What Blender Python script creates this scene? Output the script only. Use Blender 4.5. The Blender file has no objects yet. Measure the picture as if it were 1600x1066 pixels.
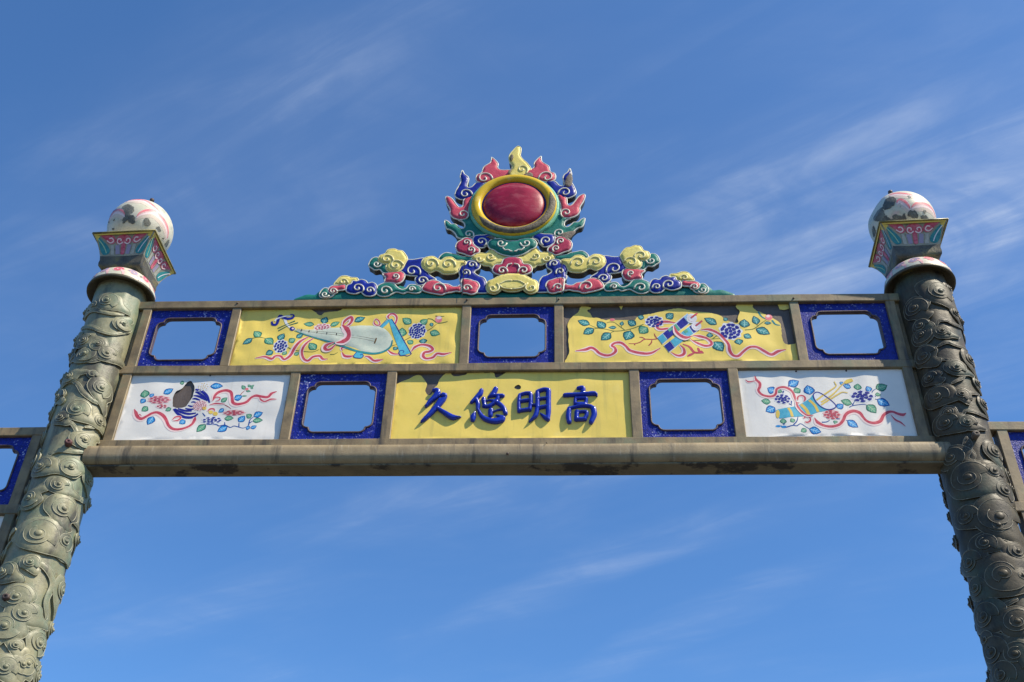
import bpy, math, random
import numpy as np
from mathutils import Vector, Matrix, noise
from mathutils.geometry import delaunay_2d_cdt

random.seed(7)
scene = bpy.context.scene
col = scene.collection

# ------------------------------------------------------------------ camera
CAM = np.array([0.313331, -5.298721, 1.6])
FPX = 1750.0                                   # focal length in pixels of a 1600 wide picture
RGT = np.array([0.99888814, 0.04186821, 0.02166861])
UPV = np.array([0.00943296, -0.62784507, 0.77828117])
FWD = np.array([-0.04618977, 0.77721144, 0.62754194])
cam = bpy.data.cameras.new('camera')
cam.sensor_width = 36.0
cam.lens = 36.0 * FPX / 1600.0
cam.clip_end = 2000.0
camo = bpy.data.objects.new('camera', cam)
col.objects.link(camo)
camo.matrix_world = Matrix((
    (RGT[0], UPV[0], -FWD[0], CAM[0]),
    (RGT[1], UPV[1], -FWD[1], CAM[1]),
    (RGT[2], UPV[2], -FWD[2], CAM[2]),
    (0, 0, 0, 1)))
scene.camera = camo

# ------------------------------------------------------------------ sun and sky
SUN_AZ = math.radians(64)      # from straight in front of the gate (-Y) towards +X
SUN_EL = math.radians(50)
to_sun = Vector((math.sin(SUN_AZ) * math.cos(SUN_EL), -math.cos(SUN_AZ) * math.cos(SUN_EL), math.sin(SUN_EL)))
sl = bpy.data.lights.new('sun', 'SUN')
sl.energy = 5.0
sl.angle = math.radians(0.53)
sl.color = (1.0, 0.89, 0.70)
so = bpy.data.objects.new('sun', sl)
col.objects.link(so)
so.rotation_euler = to_sun.to_track_quat('Z', 'Y').to_euler()
so.location = (6, -6, 14)

world = bpy.data.worlds.new('World')
scene.world = world
world.use_nodes = True
wn = world.node_tree
wn.nodes.clear()
def wnode(t, **k):
    n = wn.nodes.new(t)
    for a, b in k.items():
        setattr(n, a, b)
    return n
def wlink(a, b): wn.links.new(a, b)
wout = wnode('ShaderNodeOutputWorld')
wbg = wnode('ShaderNodeBackground')
wbg.inputs['Strength'].default_value = 0.092
sky = wnode('ShaderNodeTexSky', sky_type='NISHITA')
sky.sun_disc = False
sky.sun_elevation = SUN_EL
sky.sun_rotation = math.atan2(to_sun.x, to_sun.y)
sky.altitude = 0
sky.air_density = 1.0
sky.dust_density = 0.3
sky.ozone_density = 6.0
# thin cirrus: noise laid on a flat layer high above the place (direction / direction.z)
tc = wnode('ShaderNodeTexCoord')
sep = wnode('ShaderNodeSeparateXYZ')
wlink(tc.outputs['Generated'], sep.inputs[0])
mx = wnode('ShaderNodeMath', operation='MAXIMUM'); mx.inputs[1].default_value = 0.06
wlink(sep.outputs['Z'], mx.inputs[0])
dx = wnode('ShaderNodeMath', operation='DIVIDE'); wlink(sep.outputs['X'], dx.inputs[0]); wlink(mx.outputs[0], dx.inputs[1])
dy = wnode('ShaderNodeMath', operation='DIVIDE'); wlink(sep.outputs['Y'], dy.inputs[0]); wlink(mx.outputs[0], dy.inputs[1])
comb = wnode('ShaderNodeCombineXYZ'); wlink(dx.outputs[0], comb.inputs[0]); wlink(dy.outputs[0], comb.inputs[1])
def cirrus(rot, sc, loc, scale, detail, rough, dist, lo, hi):
    mp = wnode('ShaderNodeMapping', vector_type='TEXTURE')
    mp.inputs['Rotation'].default_value = (0, 0, math.radians(rot))
    mp.inputs['Scale'].default_value = (sc[0], sc[1], 1)
    mp.inputs['Location'].default_value = (loc[0], loc[1], 0)
    wlink(comb.outputs[0], mp.inputs['Vector'])
    nz = wnode('ShaderNodeTexNoise')
    nz.inputs['Scale'].default_value = scale
    nz.inputs['Detail'].default_value = detail
    nz.inputs['Roughness'].default_value = rough
    nz.inputs['Distortion'].default_value = dist
    wlink(mp.outputs[0], nz.inputs['Vector'])
    mr = wnode('ShaderNodeMapRange', interpolation_type='SMOOTHSTEP')
    mr.inputs['From Min'].default_value = lo
    mr.inputs['From Max'].default_value = hi
    wlink(nz.outputs['Fac'], mr.inputs['Value'])
    return mr.outputs[0]
fine = cirrus(-30, (1.5, 0.24), (0.2, 1.3), 2.6, 9, 0.60, 1.1, 0.34, 0.78)
soft = cirrus(-24, (1.6, 0.8), (3.1, 0.7), 1.7, 6, 0.55, 0.5, 0.42, 0.85)
def wmath(op, a, b):
    n = wnode('ShaderNodeMath', operation=op)
    for s, i in ((a, 0), (b, 1)):
        if isinstance(s, (int, float)): n.inputs[i].default_value = s
        else: wlink(s, n.inputs[i])
    return n.outputs[0]
banks = None
for loc, rot, sc, k in (((.52, .96), -20, (.66, .22), 1.45), ((.30, 1.22), -24, (.6, .16), .6), ((.60, 1.32), -24, (.5, .14), .6), ((-.30, .80), -33, (.30, .06), .14), ((-.15, .70), -30, (.4, .05), .10), ((0, 1.98), -38, (.40, .07), .34),
                        ((.27, 2.15), -50, (.40, .10), .45), ((-.18, 1.68), -22, (.45, .11), .45), ((.35, 1.72), -30, (.5, .10), .35), ((-.75, 2.1), -36, (.45, .10), .3), ((.9, 1.6), -22, (.4, .14), .4), ((-.55, .95), -40, (.35, .2), .14), ((-.62, 1.5), -30, (.4, .14), .25)):
    mp = wnode('ShaderNodeMapping', vector_type='TEXTURE')
    mp.inputs['Location'].default_value = (*loc, 0); mp.inputs['Rotation'].default_value = (0, 0, math.radians(rot)); mp.inputs['Scale'].default_value = (*sc, 1)
    wlink(comb.outputs[0], mp.inputs['Vector'])
    gr = wnode('ShaderNodeTexGradient', gradient_type='SPHERICAL'); wlink(mp.outputs[0], gr.inputs[0])
    v = wmath('MULTIPLY', gr.outputs['Fac'], k)
    banks = v if banks is None else wmath('ADD', banks, v)
puff = cirrus(-15, (1.0, .7), (1.7, 2.2), 4.2, 7, 0.56, 0.7, 0.32, 0.74)
f1 = wmath('MULTIPLY', banks, wmath('ADD', wmath('MULTIPLY', wmath('ADD', fine, .25), wmath('ADD', wmath('MULTIPLY', puff, .9), .15)), .06))
f2 = wmath('ADD', f1, wmath('MULTIPLY', wmath('MULTIPLY', fine, wmath('MULTIPLY', soft, puff)), .34))
f3 = wmath('ADD', f2, wmath('MULTIPLY', soft, .12))
m4 = wnode('ShaderNodeMath', operation='MULTIPLY', use_clamp=True); wlink(f3, m4.inputs[0]); m4.inputs[1].default_value = 0.58
tint = wnode('ShaderNodeMix', data_type='RGBA', blend_type='MULTIPLY'); tint.inputs[0].default_value = 1.0
wlink(sky.outputs[0], tint.inputs[6]); tint.inputs[7].default_value = (0.84, 1.18, 1.41, 1)
mixw = wnode('ShaderNodeMix', data_type='RGBA')
wlink(m4.outputs[0], mixw.inputs[0])
wlink(tint.outputs[2], mixw.inputs[6])
mixw.inputs[7].default_value = (4.6, 5.3, 6.6, 1)
wlink(mixw.outputs[2], wbg.inputs['Color'])
wlink(wbg.outputs[0], wout.inputs['Surface'])

scene.view_settings.view_transform = 'Standard'
scene.view_settings.look = 'None'
scene.view_settings.exposure = 0.58
scene.view_settings.gamma = 1.0

# ------------------------------------------------------------------ geometry helpers
def ray(px, py):
    d = FWD * FPX + RGT * (px - 800.0) + UPV * (533.0 - py)
    return d / np.linalg.norm(d)
def at(px, py, Y):
    """photo pixel -> (X, Z) on the upright plane y = Y"""
    d = ray(px, py)
    p = CAM + d * ((Y - CAM[1]) / d[1])
    return (p[0], p[2])
class Reg:
    """a traced detail: coordinates of an enlargement (x0, y0, scale) of the photograph"""
    def __init__(s, x0, y0, k): s.x0, s.y0, s.k = x0, y0, k
    def __call__(s, *pts): return [(s.x0 + x / s.k, s.y0 + y / s.k) for x, y in pts]
def on(pts, Y): return [at(x, y, Y) for x, y in pts]

def smooth(pts, n=5, closed=True):
    P = np.array(pts, float); N = len(P); out = []
    rng = range(N) if closed else range(N - 1)
    for i in rng:
        if closed: p0, p1, p2, p3 = P[(i - 1) % N], P[i], P[(i + 1) % N], P[(i + 2) % N]
        else:
            p1, p2 = P[i], P[i + 1]
            p0 = P[i - 1] if i > 0 else 2 * p1 - p2
            p3 = P[i + 2] if i + 2 < N else 2 * p2 - p1
        for k in range(n):
            t = k / n
            out.append(0.5 * ((2 * p1) + (-p0 + p2) * t + (2 * p0 - 5 * p1 + 4 * p2 - p3) * t * t + (-p0 + 3 * p1 - 3 * p2 + p3) * t ** 3))
    if not closed: out.append(P[-1])
    return np.array(out)

def inside(pts, poly):
    x, y = pts[:, 0], pts[:, 1]; r = np.zeros(len(pts), bool)
    n = len(poly); j = n - 1
    for i in range(n):
        xi, yi = poly[i]; xj, yj = poly[j]
        if yi != yj:
            c = ((yi > y) != (yj > y)) & (x < (xj - xi) * (y - yi) / (yj - yi) + xi)
            r ^= c
        j = i
    return r
def segdist(pts, A, B):
    out = np.full(len(pts), 1e9)
    for s in range(0, len(pts), 400):
        p = pts[s:s + 400, None, :]
        d = B - A; L = np.maximum((d * d).sum(1), 1e-14)
        t = np.clip(((p - A) * d).sum(2) / L, 0, 1)
        q = A + t[..., None] * d
        out[s:s + 400] = np.sqrt(((p - q) ** 2).sum(2)).min(1)
    return out

class MB:
    """collects faces with material names and links them as ONE mesh object"""
    def __init__(s): s.v = []; s.f = []; s.m = []; s.sm = []
    def add(s, verts, faces, mat, smooth_=True):
        o = len(s.v)
        s.v.extend([tuple(map(float, v)) for v in verts])
        for f in faces:
            s.f.append(tuple(o + i for i in f)); s.m.append(mat); s.sm.append(smooth_)
    def build(s, name, parent=None, label=None):
        off = np.zeros(3)
        p = parent
        while p is not None:
            off += np.array(p.location); p = p.parent
        me = bpy.data.meshes.new(name)
        me.from_pydata([(a - off[0], b - off[1], c - off[2]) for a, b, c in s.v], [], s.f)
        names = []
        for m in s.m:
            if m not in names: names.append(m)
        for m in names: me.materials.append(MAT[m])
        idx = {m: i for i, m in enumerate(names)}
        me.polygons.foreach_set('material_index', [idx[m] for m in s.m])
        me.polygons.foreach_set('use_smooth', s.sm)
        me.update()
        o = bpy.data.objects.new(name, me)
        col.objects.link(o)
        o.parent = parent
        if label: o['label'] = label
        return o

def relief(mb, polys, mapf, mat, H=0.01, w=0.02, step=0.02, skirt=0.0, side=None, holes=(), hf=None, flat=False, power=2.0):
    """union of 2-D outlines as a pillowed solid: mapf(u, v, h) -> xyz, h grows from 0 at the edge to H"""
    polys = [np.array(p, float) for p in polys]; holes = [np.array(h, float) for h in holes]
    V = []; E = []
    for p in polys + holes:
        o = len(V); n = len(p); V.extend([Vector(q) for q in p]); E.extend([(o + i, o + (i + 1) % n) for i in range(n)])
    allp = np.concatenate(polys); lo, hi = allp.min(0), allp.max(0)
    if step:
        gx = np.arange(lo[0], hi[0], step); gy = np.arange(lo[1], hi[1], step * .87)
        g = np.array([(x + (step / 2 if j % 2 else 0), y) for j, y in enumerate(gy) for x in gx])
        if len(g):
            k = np.zeros(len(g), bool)
            for p in polys: k |= inside(g, p)
            for h in holes: k &= ~inside(g, h)
            g = g[k]
            if len(g):
                A = np.concatenate([p for p in polys + holes]); B = np.concatenate([np.roll(p, -1, 0) for p in polys + holes])
                g = g[segdist(g, A, B) > step * .4]
                V.extend([Vector(q) for q in g])
    vv, ee, ff, _, _, _ = delaunay_2d_cdt(V, E, [], 0, 1e-7)
    P = np.array([(q.x, q.y) for q in vv]); T = np.array([tuple(f) for f in ff])
    c = P[T].mean(1); k = np.zeros(len(T), bool)
    for p in polys: k |= inside(c, p)
    for h in holes: k &= ~inside(c, h)
    T = T[k]
    a, b, d = P[T[:, 0]], P[T[:, 1]], P[T[:, 2]]
    ar = (b[:, 0] - a[:, 0]) * (d[:, 1] - a[:, 1]) - (b[:, 1] - a[:, 1]) * (d[:, 0] - a[:, 0])
    T = T[np.abs(ar) > 1e-12]; ar = ar[np.abs(ar) > 1e-12]
    T[ar < 0] = T[ar < 0][:, ::-1]
    cnt = {}
    for t in T:
        for i in range(3):
            e = (t[i], t[(i + 1) % 3]); key = (min(e), max(e))
            cnt.setdefault(key, []).append(e)
    bd = [v[0] for v in cnt.values() if len(v) == 1]
    used = np.unique(T); rem = {u: i for i, u in enumerate(used)}
    Q = P[used]
    if H:
        A = P[[e[0] for e in bd]]; B = P[[e[1] for e in bd]]
        dd = segdist(Q, A, B)
        t = np.clip(dd / w, 0, 1); hh = H * (1 - (1 - t) ** power) ** (1 / power)
    else: hh = np.zeros(len(Q))
    if hf is not None: hh = hh + np.array([hf(q[0], q[1]) for q in Q])
    base = np.array([hf(q[0], q[1]) for q in Q]) if hf is not None else np.zeros(len(Q))
    mb.add([mapf(q[0], q[1], h) for q, h in zip(Q, hh)], [tuple(rem[i] for i in t) for t in T], mat, not flat)
    if skirt:
        vs = []; fs = []
        for e in bd:
            p, q = P[e[0]], P[e[1]]; o = len(vs); h0, h1 = base[rem[e[0]]], base[rem[e[1]]]
            vs += [mapf(p[0], p[1], h0), mapf(q[0], q[1], h1), mapf(q[0], q[1], -skirt), mapf(p[0], p[1], -skirt)]
            fs.append((o + 1, o, o + 3, o + 2))
        mb.add(vs, fs, side or mat, False)
    return Q

def strip(mb, pts, widths, mapf, mat, h=0.001, dome=0.0, n=4, closed=False, seg=2):
    """a painted or raised band along a 2-D line, mapped onto a surface"""
    c = smooth(pts, n, closed) if len(pts) > 2 else np.array(pts, float)
    if len(pts) == 2: c = np.array([c[0] + (c[1] - c[0]) * t for t in np.linspace(0, 1, 4)])
    N = len(c)
    w = np.array(widths, float) if hasattr(widths, '__len__') else np.array([widths, widths], float)
    w = np.interp(np.linspace(0, 1, N), np.linspace(0, 1, len(w)), w) / 2
    if closed: t = np.roll(c, -1, 0) - np.roll(c, 1, 0)
    else: t = np.gradient(c, axis=0)
    t /= np.maximum(np.linalg.norm(t, axis=1), 1e-12)[:, None]
    nr = np.stack([-t[:, 1], t[:, 0]], 1)
    vs = []; K = 2 * seg + 1
    for i in range(N):
        for k in range(K):
            s = 1 - k / seg
            q = c[i] + nr[i] * w[i] * s
            vs.append(mapf(q[0], q[1], h + dome * math.sqrt(max(0, 1 - s * s))))
    fs = []
    for i in range(N if closed else N - 1):
        j = (i + 1) % N
        for k in range(K - 1): fs.append((i * K + k + 1, j * K + k + 1, j * K + k, i * K + k))
    mb.add(vs, fs, mat)

def stroke_poly(pts, widths, n=5):
    c = smooth(pts, n, False) if len(pts) > 2 else np.array([np.array(pts[0]) + (np.array(pts[1]) - np.array(pts[0])) * t for t in np.linspace(0, 1, 6)])
    N = len(c); w = np.interp(np.linspace(0, 1, N), np.linspace(0, 1, len(widths)), widths) / 2
    t = np.gradient(c, axis=0); t /= np.maximum(np.linalg.norm(t, axis=1), 1e-9)[:, None]
    nr = np.stack([-t[:, 1], t[:, 0]], 1)
    L = list(c + nr * w[:, None]); R = list(c - nr * w[:, None])
    def cap(p, d, nn, r): return [p + r * (nn * math.cos(a) + d * math.sin(a)) for a in np.linspace(0, math.pi, 6)[1:-1]]
    return np.array(L + cap(c[-1], t[-1], nr[-1], w[-1]) + R[::-1] + cap(c[0], -t[0], -nr[0], w[0]))

def tube(mb, pts, r, mat, closed=False, segs=6):
    P = np.array(pts, float); N = len(P)
    R = np.interp(np.linspace(0, 1, N), np.linspace(0, 1, len(r)), r) if hasattr(r, '__len__') else np.full(N, r)
    T = (np.roll(P, -1, 0) - np.roll(P, 1, 0)) if closed else np.gradient(P, axis=0)
    T /= np.maximum(np.linalg.norm(T, axis=1), 1e-12)[:, None]
    nv = np.cross(T[0], (0.3, 0.9, 0.1)); nv /= np.linalg.norm(nv)
    vs = []
    for i in range(N):
        nv = nv - T[i] * (nv @ T[i]); nv /= max(np.linalg.norm(nv), 1e-9); b = np.cross(T[i], nv)
        for k in range(segs):
            a = 2 * math.pi * k / segs
            vs.append(P[i] + R[i] * (nv * math.cos(a) + b * math.sin(a)))
    fs = []
    for i in range(N if closed else N - 1):
        j = (i + 1) % N
        for k in range(segs): fs.append((i * segs + k, i * segs + (k + 1) % segs, j * segs + (k + 1) % segs, j * segs + k))
    if not closed:
        fs.append(tuple(range(segs))[::-1]); fs.append(tuple((N - 1) * segs + k for k in range(segs)))
    mb.add(vs, fs, mat)

def box(mb, x0, x1, y0, y1, z0, z1, mat, bev=0.004, nseg=1, wob=0.0):
    """a bar with chamfered long edges, cut into nseg lengths along x (or z) so it is not dead straight"""
    b = bev; horiz = (x1 - x0) >= (z1 - z0)
    if horiz: prof = [(y0, z0 + b), (y0, z1 - b), (y0 + b, z1), (y1 - b, z1), (y1, z1 - b), (y1, z0 + b), (y1 - b, z0), (y0 + b, z0)]
    else: prof = [(x0 + b, y0), (x0, y0 + b), (x0, y1 - b), (x0 + b, y1), (x1 - b, y1), (x1, y1 - b), (x1, y0 + b), (x1 - b, y0)]
    a0, a1 = (x0, x1) if horiz else (z0, z1)
    vs = []; K = 8
    for i in range(nseg + 1):
        a = a0 + (a1 - a0) * i / nseg; d = wob * noise.noise((a * 2.3, z0 * 7, x0 * 3)); d2 = wob * noise.noise((a * 2.9, 5 + z0 * 7, x0 * 3))
        for p in prof:
            vs.append((a, p[0] + d, p[1] + d2) if horiz else (p[0] + d, p[1] + d2, a))
    fs = []
    for i in range(nseg):
        for k in range(K):
            q = (i * K + k, i * K + (k + 1) % K, (i + 1) * K + (k + 1) % K, (i + 1) * K + k)
            fs.append(q)
    fs.append(tuple(range(K))[::-1]); fs.append(tuple(nseg * K + k for k in range(K)))
    mb.add(vs, fs, mat, False)

def lathe(mb, ax, ay, prof, mat, segs=48, dent=None):
    vs = []; n = len(prof)
    for r, z in prof:
        for k in range(segs):
            a = 2 * math.pi * k / segs
            p = np.array((ax + r * math.sin(a), ay - r * math.cos(a), z))
            vs.append(dent(p) if dent else p)
    fs = []
    for i in range(n - 1):
        for k in range(segs):
            fs.append((i * segs + k, i * segs + (k + 1) % segs, (i + 1) * segs + (k + 1) % segs, (i + 1) * segs + k))
    mb.add(vs, fs, mat)

def thing(name, label, cat, loc, group=None):
    o = bpy.data.objects.new(name, None); col.objects.link(o)
    o.empty_display_size = 0.2
    o.location = loc; o['label'] = label; o['category'] = cat
    if group: o['group'] = group
    return o

# ------------------------------------------------------------------ materials
MAT = {}
def material(name, c1, c2=None, scale=14, rough=0.5, bump=0.0, bscale=60, patches=(), streak=None, spec=0.5, lo=.35, hi=.65, coat=0.0):
    m = bpy.data.materials.new(name); m.use_nodes = True; nt = m.node_tree; N = nt.nodes; L = nt.links
    bs = N['Principled BSDF']
    bs.inputs['Roughness'].default_value = rough
    bs.inputs['Specular IOR Level'].default_value = spec
    if coat:
        bs.inputs['Coat Weight'].default_value = coat; bs.inputs['Coat Roughness'].default_value = 0.12
    geo = N.new('ShaderNodeNewGeometry')
    def nz(sc, det=5, ro=.6, stretch=None, off=0):
        src = geo.outputs['Position']
        mp = N.new('ShaderNodeMapping'); L.new(src, mp.inputs['Vector'])
        mp.inputs['Location'].default_value = (off * 3.1, off * 1.7, off * 2.3)
        if stretch: mp.inputs['Scale'].default_value = stretch
        n = N.new('ShaderNodeTexNoise'); n.inputs['Scale'].default_value = sc; n.inputs['Detail'].default_value = det; n.inputs['Roughness'].default_value = ro
        L.new(mp.outputs[0], n.inputs['Vector']); return n.outputs['Fac']
    def ramp(v, a, b):
        r = N.new('ShaderNodeMapRange'); r.inputs['From Min'].default_value = a; r.inputs['From Max'].default_value = b
        L.new(v, r.inputs['Value']); return r.outputs[0]
    def mix(f, a, b, k=1.0):
        x = N.new('ShaderNodeMix'); x.data_type = 'RGBA'
        if k != 1.0:
            mm = N.new('ShaderNodeMath'); mm.operation = 'MULTIPLY'; L.new(f, mm.inputs[0]); mm.inputs[1].default_value = k; f = mm.outputs[0]
        L.new(f, x.inputs[0])
        for s, i in ((a, 6), (b, 7)):
            if isinstance(s, tuple): x.inputs[i].default_value = (*s, 1)
            else: L.new(s, x.inputs[i])
        return x.outputs[2]
    cur = c1
    if c2: cur = mix(ramp(nz(scale), lo, hi), c1, c2)
    for i, (pc, ps, a, b, k, st) in enumerate(patches):
        cur = mix(ramp(nz(ps, 6, .65, st, i + 1), a, b), cur, pc, k)
    if isinstance(cur, tuple): bs.inputs['Base Color'].default_value = (*cur, 1)
    else: L.new(cur, bs.inputs['Base Color'])
    if bump:
        bp = N.new('ShaderNodeBump'); bp.inputs['Strength'].default_value = bump; bp.inputs['Distance'].default_value = 0.01
        L.new(nz(bscale, 6, .65, None, 9), bp.inputs['Height']); L.new(bp.outputs[0], bs.inputs['Normal'])
        rr = N.new('ShaderNodeMapRange'); rr.inputs['To Min'].default_value = max(0.05, rough - .12); rr.inputs['To Max'].default_value = min(1, rough + .15)
        L.new(nz(scale * 1.7, 4, .6, None, 5), rr.inputs['Value']); L.new(rr.outputs[0], bs.inputs['Roughness'])
    MAT[name] = m
    return m

material('carved_bronze', (.280, .258, .148), (.160, .165, .102), 6, .48, .16, 60,
         [((.10, .17, .115), 4.5, .50, .64, .6, None), ((.045, .041, .030), 6, .49, .63, .88, (1, 1, .4)), ((.34, .32, .22), 18, .58, .72, .5, None), ((.15, .10, .055), 12, .62, .73, .55, None), ((.05, .048, .036), 40, .60, .69, .6, None)])
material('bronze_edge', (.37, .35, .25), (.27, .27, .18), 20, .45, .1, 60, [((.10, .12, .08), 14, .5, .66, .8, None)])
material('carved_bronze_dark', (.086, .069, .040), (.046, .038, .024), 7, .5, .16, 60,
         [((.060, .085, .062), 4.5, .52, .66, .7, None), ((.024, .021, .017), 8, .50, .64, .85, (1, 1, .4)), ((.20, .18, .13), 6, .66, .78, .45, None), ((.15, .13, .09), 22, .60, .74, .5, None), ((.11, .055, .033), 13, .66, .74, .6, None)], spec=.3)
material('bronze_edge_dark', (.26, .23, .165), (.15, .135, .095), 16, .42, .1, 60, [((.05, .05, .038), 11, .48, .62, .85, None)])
material('frame_bronze', (.270, .198, .102), (.130, .096, .052), 7, .55, .12, 60,
         [((.12, .155, .09), 4.5, .52, .66, .65, None), ((.27, .13, .035), 3.3, .62, .74, .85, (1.6, 1, .5)), ((.045, .038, .028), 7, .55, .70, .8, (2.5, 1, .3)), ((.33, .27, .17), 9, .60, .76, .4, (4, 1, .4)), ((.05, .04, .03), 40, .66, .72, .5, None)])
material('beam_bronze', (.325, .248, .140), (.195, .148, .084), 5, .55, .12, 60,
         [((.05, .042, .03), 4, .54, .68, .75, (3.5, 1, .30)), ((.24, .11, .04), 4.1, .64, .76, .75, (3, 1, .3)), ((.40, .34, .24), 16, .56, .72, .55, (3, 1, .6)), ((.05, .042, .03), 32, .67, .72, .55, None)])
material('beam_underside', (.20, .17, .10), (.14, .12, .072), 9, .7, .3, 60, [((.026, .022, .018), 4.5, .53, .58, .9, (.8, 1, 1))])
material('brown_backing', (.115, .085, .068), (.085, .063, .052), 9, .6, .2, 50, [((.17, .135, .115), 7, .55, .75, .5, (4, 1, .4)), ((.26, .23, .2), 70, .70, .76, .6, None)])
material('yellow_skin', (.790, .590, .125), (.735, .552, .105), 4, .5, .06, 40,
         [((.60, .52, .09), 7, .55, .75, .45, (1, 1, .5)), ((.45, .38, .12), 26, .66, .78, .4, None), ((.42, .36, .10), 3, .56, .72, .45, (7, 1, .5)), ((.30, .24, .10), 38, .69, .74, .5, None), ((.78, .65, .22), 9, .6, .75, .4, None)], spec=.4)
material('white_skin', (.735, .705, .655), (.665, .645, .605), 4, .42, .05, 40, [((.52, .52, .48), 7, .58, .78, .45, None), ((.50, .47, .40), 3, .60, .75, .4, (7, 1, .5)), ((.30, .28, .24), 40, .70, .75, .5, None)], spec=.4)
material('window_lip', (.105, .068, .070), (.065, .045, .048), 30, .55, .3, 120)
material('stone_ground', (.095, .090, .082), (.07, .066, .06), 3, .8, .3, 40)
material('mortar', (.07, .068, .062), None, rough=.9)
material('ceramic_white', (.60, .565, .455), (.50, .49, .37), 9, .4, .10, 60, [((.27, .28, .21), 9, .55, .70, .75, None), ((.08, .08, .068), 13, .62, .69, .85, None), ((.64, .34, .36), 6, .54, .70, .6, None)])
material('ceramic_cup', (.33, .31, .23), (.22, .21, .15), 12, .4, .1, 60, [((.10, .09, .06), 9, .55, .68, .8, None), ((.04, .036, .03), 16, .60, .70, .8, None)])  # base darkened for grime and for the shade on the overhanging faces
material('ceramic_dirty', (.10, .09, .06), (.05, .045, .035), 16, .55, .3, 70, [((.20, .17, .05), 9, .54, .66, .7, None), ((.35, .36, .30), 20, .66, .74, .7, None)])
material('ceramic_patch', (.19, .19, .155), (.095, .095, .08), 22, .6, .4, 90)
material('ceramic_black', (.060, .062, .055), (.13, .13, .105), 26, .55, .5, 90, [((.26, .26, .21), 34, .58, .68, .7, None)])
material('rim_yellow', (.27, .23, .06), (.12, .10, .035), 14, .45, .2, 70, [((.05, .045, .03), 18, .58, .68, .8, None)])
material('collar_dark', (.075, .062, .028), (.035, .03, .018), 12, .5, .2, 70, [((.20, .16, .05), 9, .56, .68, .7, None)])
material('iron', (.04, .03, .028), (.08, .04, .03), 40, .6, .3, 100)
material('rust_red', (.13, .045, .045), (.08, .03, .03), 40, .6, .3, 100)
# crest glazes
material('glaze_yellow', (.70, .60, .20), (.64, .52, .13), 12, .48, .22, 50, [((.52, .50, .12), 14, .58, .72, .5, None), ((.25, .2, .08), 22, .70, .76, .7, None)], coat=0, spec=.22)
material('glaze_ring', (.66, .46, .035), (.58, .38, .02), 10, .25, .05, 40, [((.75, .62, .25), 9, .6, .75, .5, None)], coat=.05, spec=.22)
material('glaze_blue', (.006, .022, .30), (.004, .012, .17), 14, .44, .2, 50, [((.02, .03, .16), 20, .6, .72, .6, None), ((.10, .10, .12), 30, .68, .74, .6, None)], coat=.05, spec=.22)
material('glaze_pink', (.58, .085, .125), (.46, .05, .085), 18, .5, .22, 50, [((.68, .28, .28), 26, .56, .72, .5, None), ((.12, .07, .06), 24, .71, .76, .7, None)], coat=0, spec=.22)
material('glaze_magenta', (.40, .035, .085), (.30, .02, .06), 18, .5, .22, 50, [((.55, .2, .24), 26, .6, .75, .4, None)], coat=0, spec=.22)
material('glaze_teal', (.012, .175, .135), (.010, .125, .105), 14, .48, .22, 50, [((.10, .34, .24), 12, .58, .74, .6, None)], coat=0, spec=.22)
material('glaze_jade', (.16, .42, .29), (.06, .30, .21), 18, .5, .22, 50, coat=0, spec=.22)
material('glaze_rim', (.68, .66, .58), (.56, .55, .47), 24, .32, .08, 60, [((.22, .21, .17), 26, .66, .74, .7, None)], spec=.22)
material('glaze_rim_yellow', (.72, .66, .36), (.62, .55, .26), 24, .32, .08, 60, spec=.22)
material('glaze_navy', (.02, .012, .13), (.015, .01, .09), 18, .35, .05, 50, spec=.22)
material('pearl_purple', (.30, .012, .045), (.19, .006, .028), 8, .40, .10, 60, [((.42, .13, .15), 7, .50, .72, .6, (1, 1, 2.5)), ((.085, .003, .022), 5, .56, .72, .6, None)], spec=.2)
material('bare_biscuit', (.20, .165, .13), (.11, .085, .065), 25, .75, .5, 80)
material('bare_dark', (.085, .065, .04), (.16, .13, .085), 28, .7, .6, 70, [((.03, .025, .018), 20, .55, .65, .8, None)])
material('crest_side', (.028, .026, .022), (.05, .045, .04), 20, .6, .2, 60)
# paints
def paint(n, c, c2=None): material(n, c, c2, 45, .42, .04, 60, spec=.22)
paint('p_leaf', (.075, .30, .19), (.12, .36, .24)); paint('p_leaf_edge', (.02, .13, .085)); paint('p_leaf_light', (.33, .52, .33))
paint('p_teal', (.02, .17, .20), (.05, .27, .27)); paint('p_teal_edge', (.01, .07, .085)); paint('p_teal_light', (.25, .50, .46))
paint('p_blue', (.01, .20, .55), (.03, .30, .62)); paint('p_blue_edge', (.01, .07, .28)); paint('p_blue_light', (.30, .55, .76))
paint('p_navy', (.010, .014, .20), (.02, .025, .28)); paint('p_white', (.72, .72, .74), (.64, .64, .68))
paint('p_red', (.46, .045, .075), (.55, .10, .13)); paint('p_pink', (.74, .46, .44), (.70, .38, .38)); paint('p_pale_pink', (.78, .60, .58))
paint('p_orange', (.72, .40, .06)); paint('p_gold', (.70, .52, .10), (.66, .46, .10)); paint('p_brown', (.16, .09, .03)); paint('p_olive', (.13, .16, .045))
paint('p_lute', (.58, .61, .50), (.50, .56, .46)); paint('p_sky', (.06, .34, .48), (.10, .42, .55)); paint('p_coral', (.32, .05, .05), (.40, .09, .08)); paint('p_dark', (.03, .03, .035))
paint('p_blush', (.64, .52, .45), (.58, .50, .40)); paint('p_bone', (.42, .41, .35), (.33, .33, .28)); paint('p_magenta', (.45, .05, .10), (.58, .16, .20)); paint('p_violet', (.30, .26, .36)); paint('p_hot', (.72, .12, .16), (.75, .30, .30))
material('letter_blue', (.007, .030, .36), (.006, .022, .29), 20, .3, .05, 40, coat=.22, spec=.25)

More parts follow.
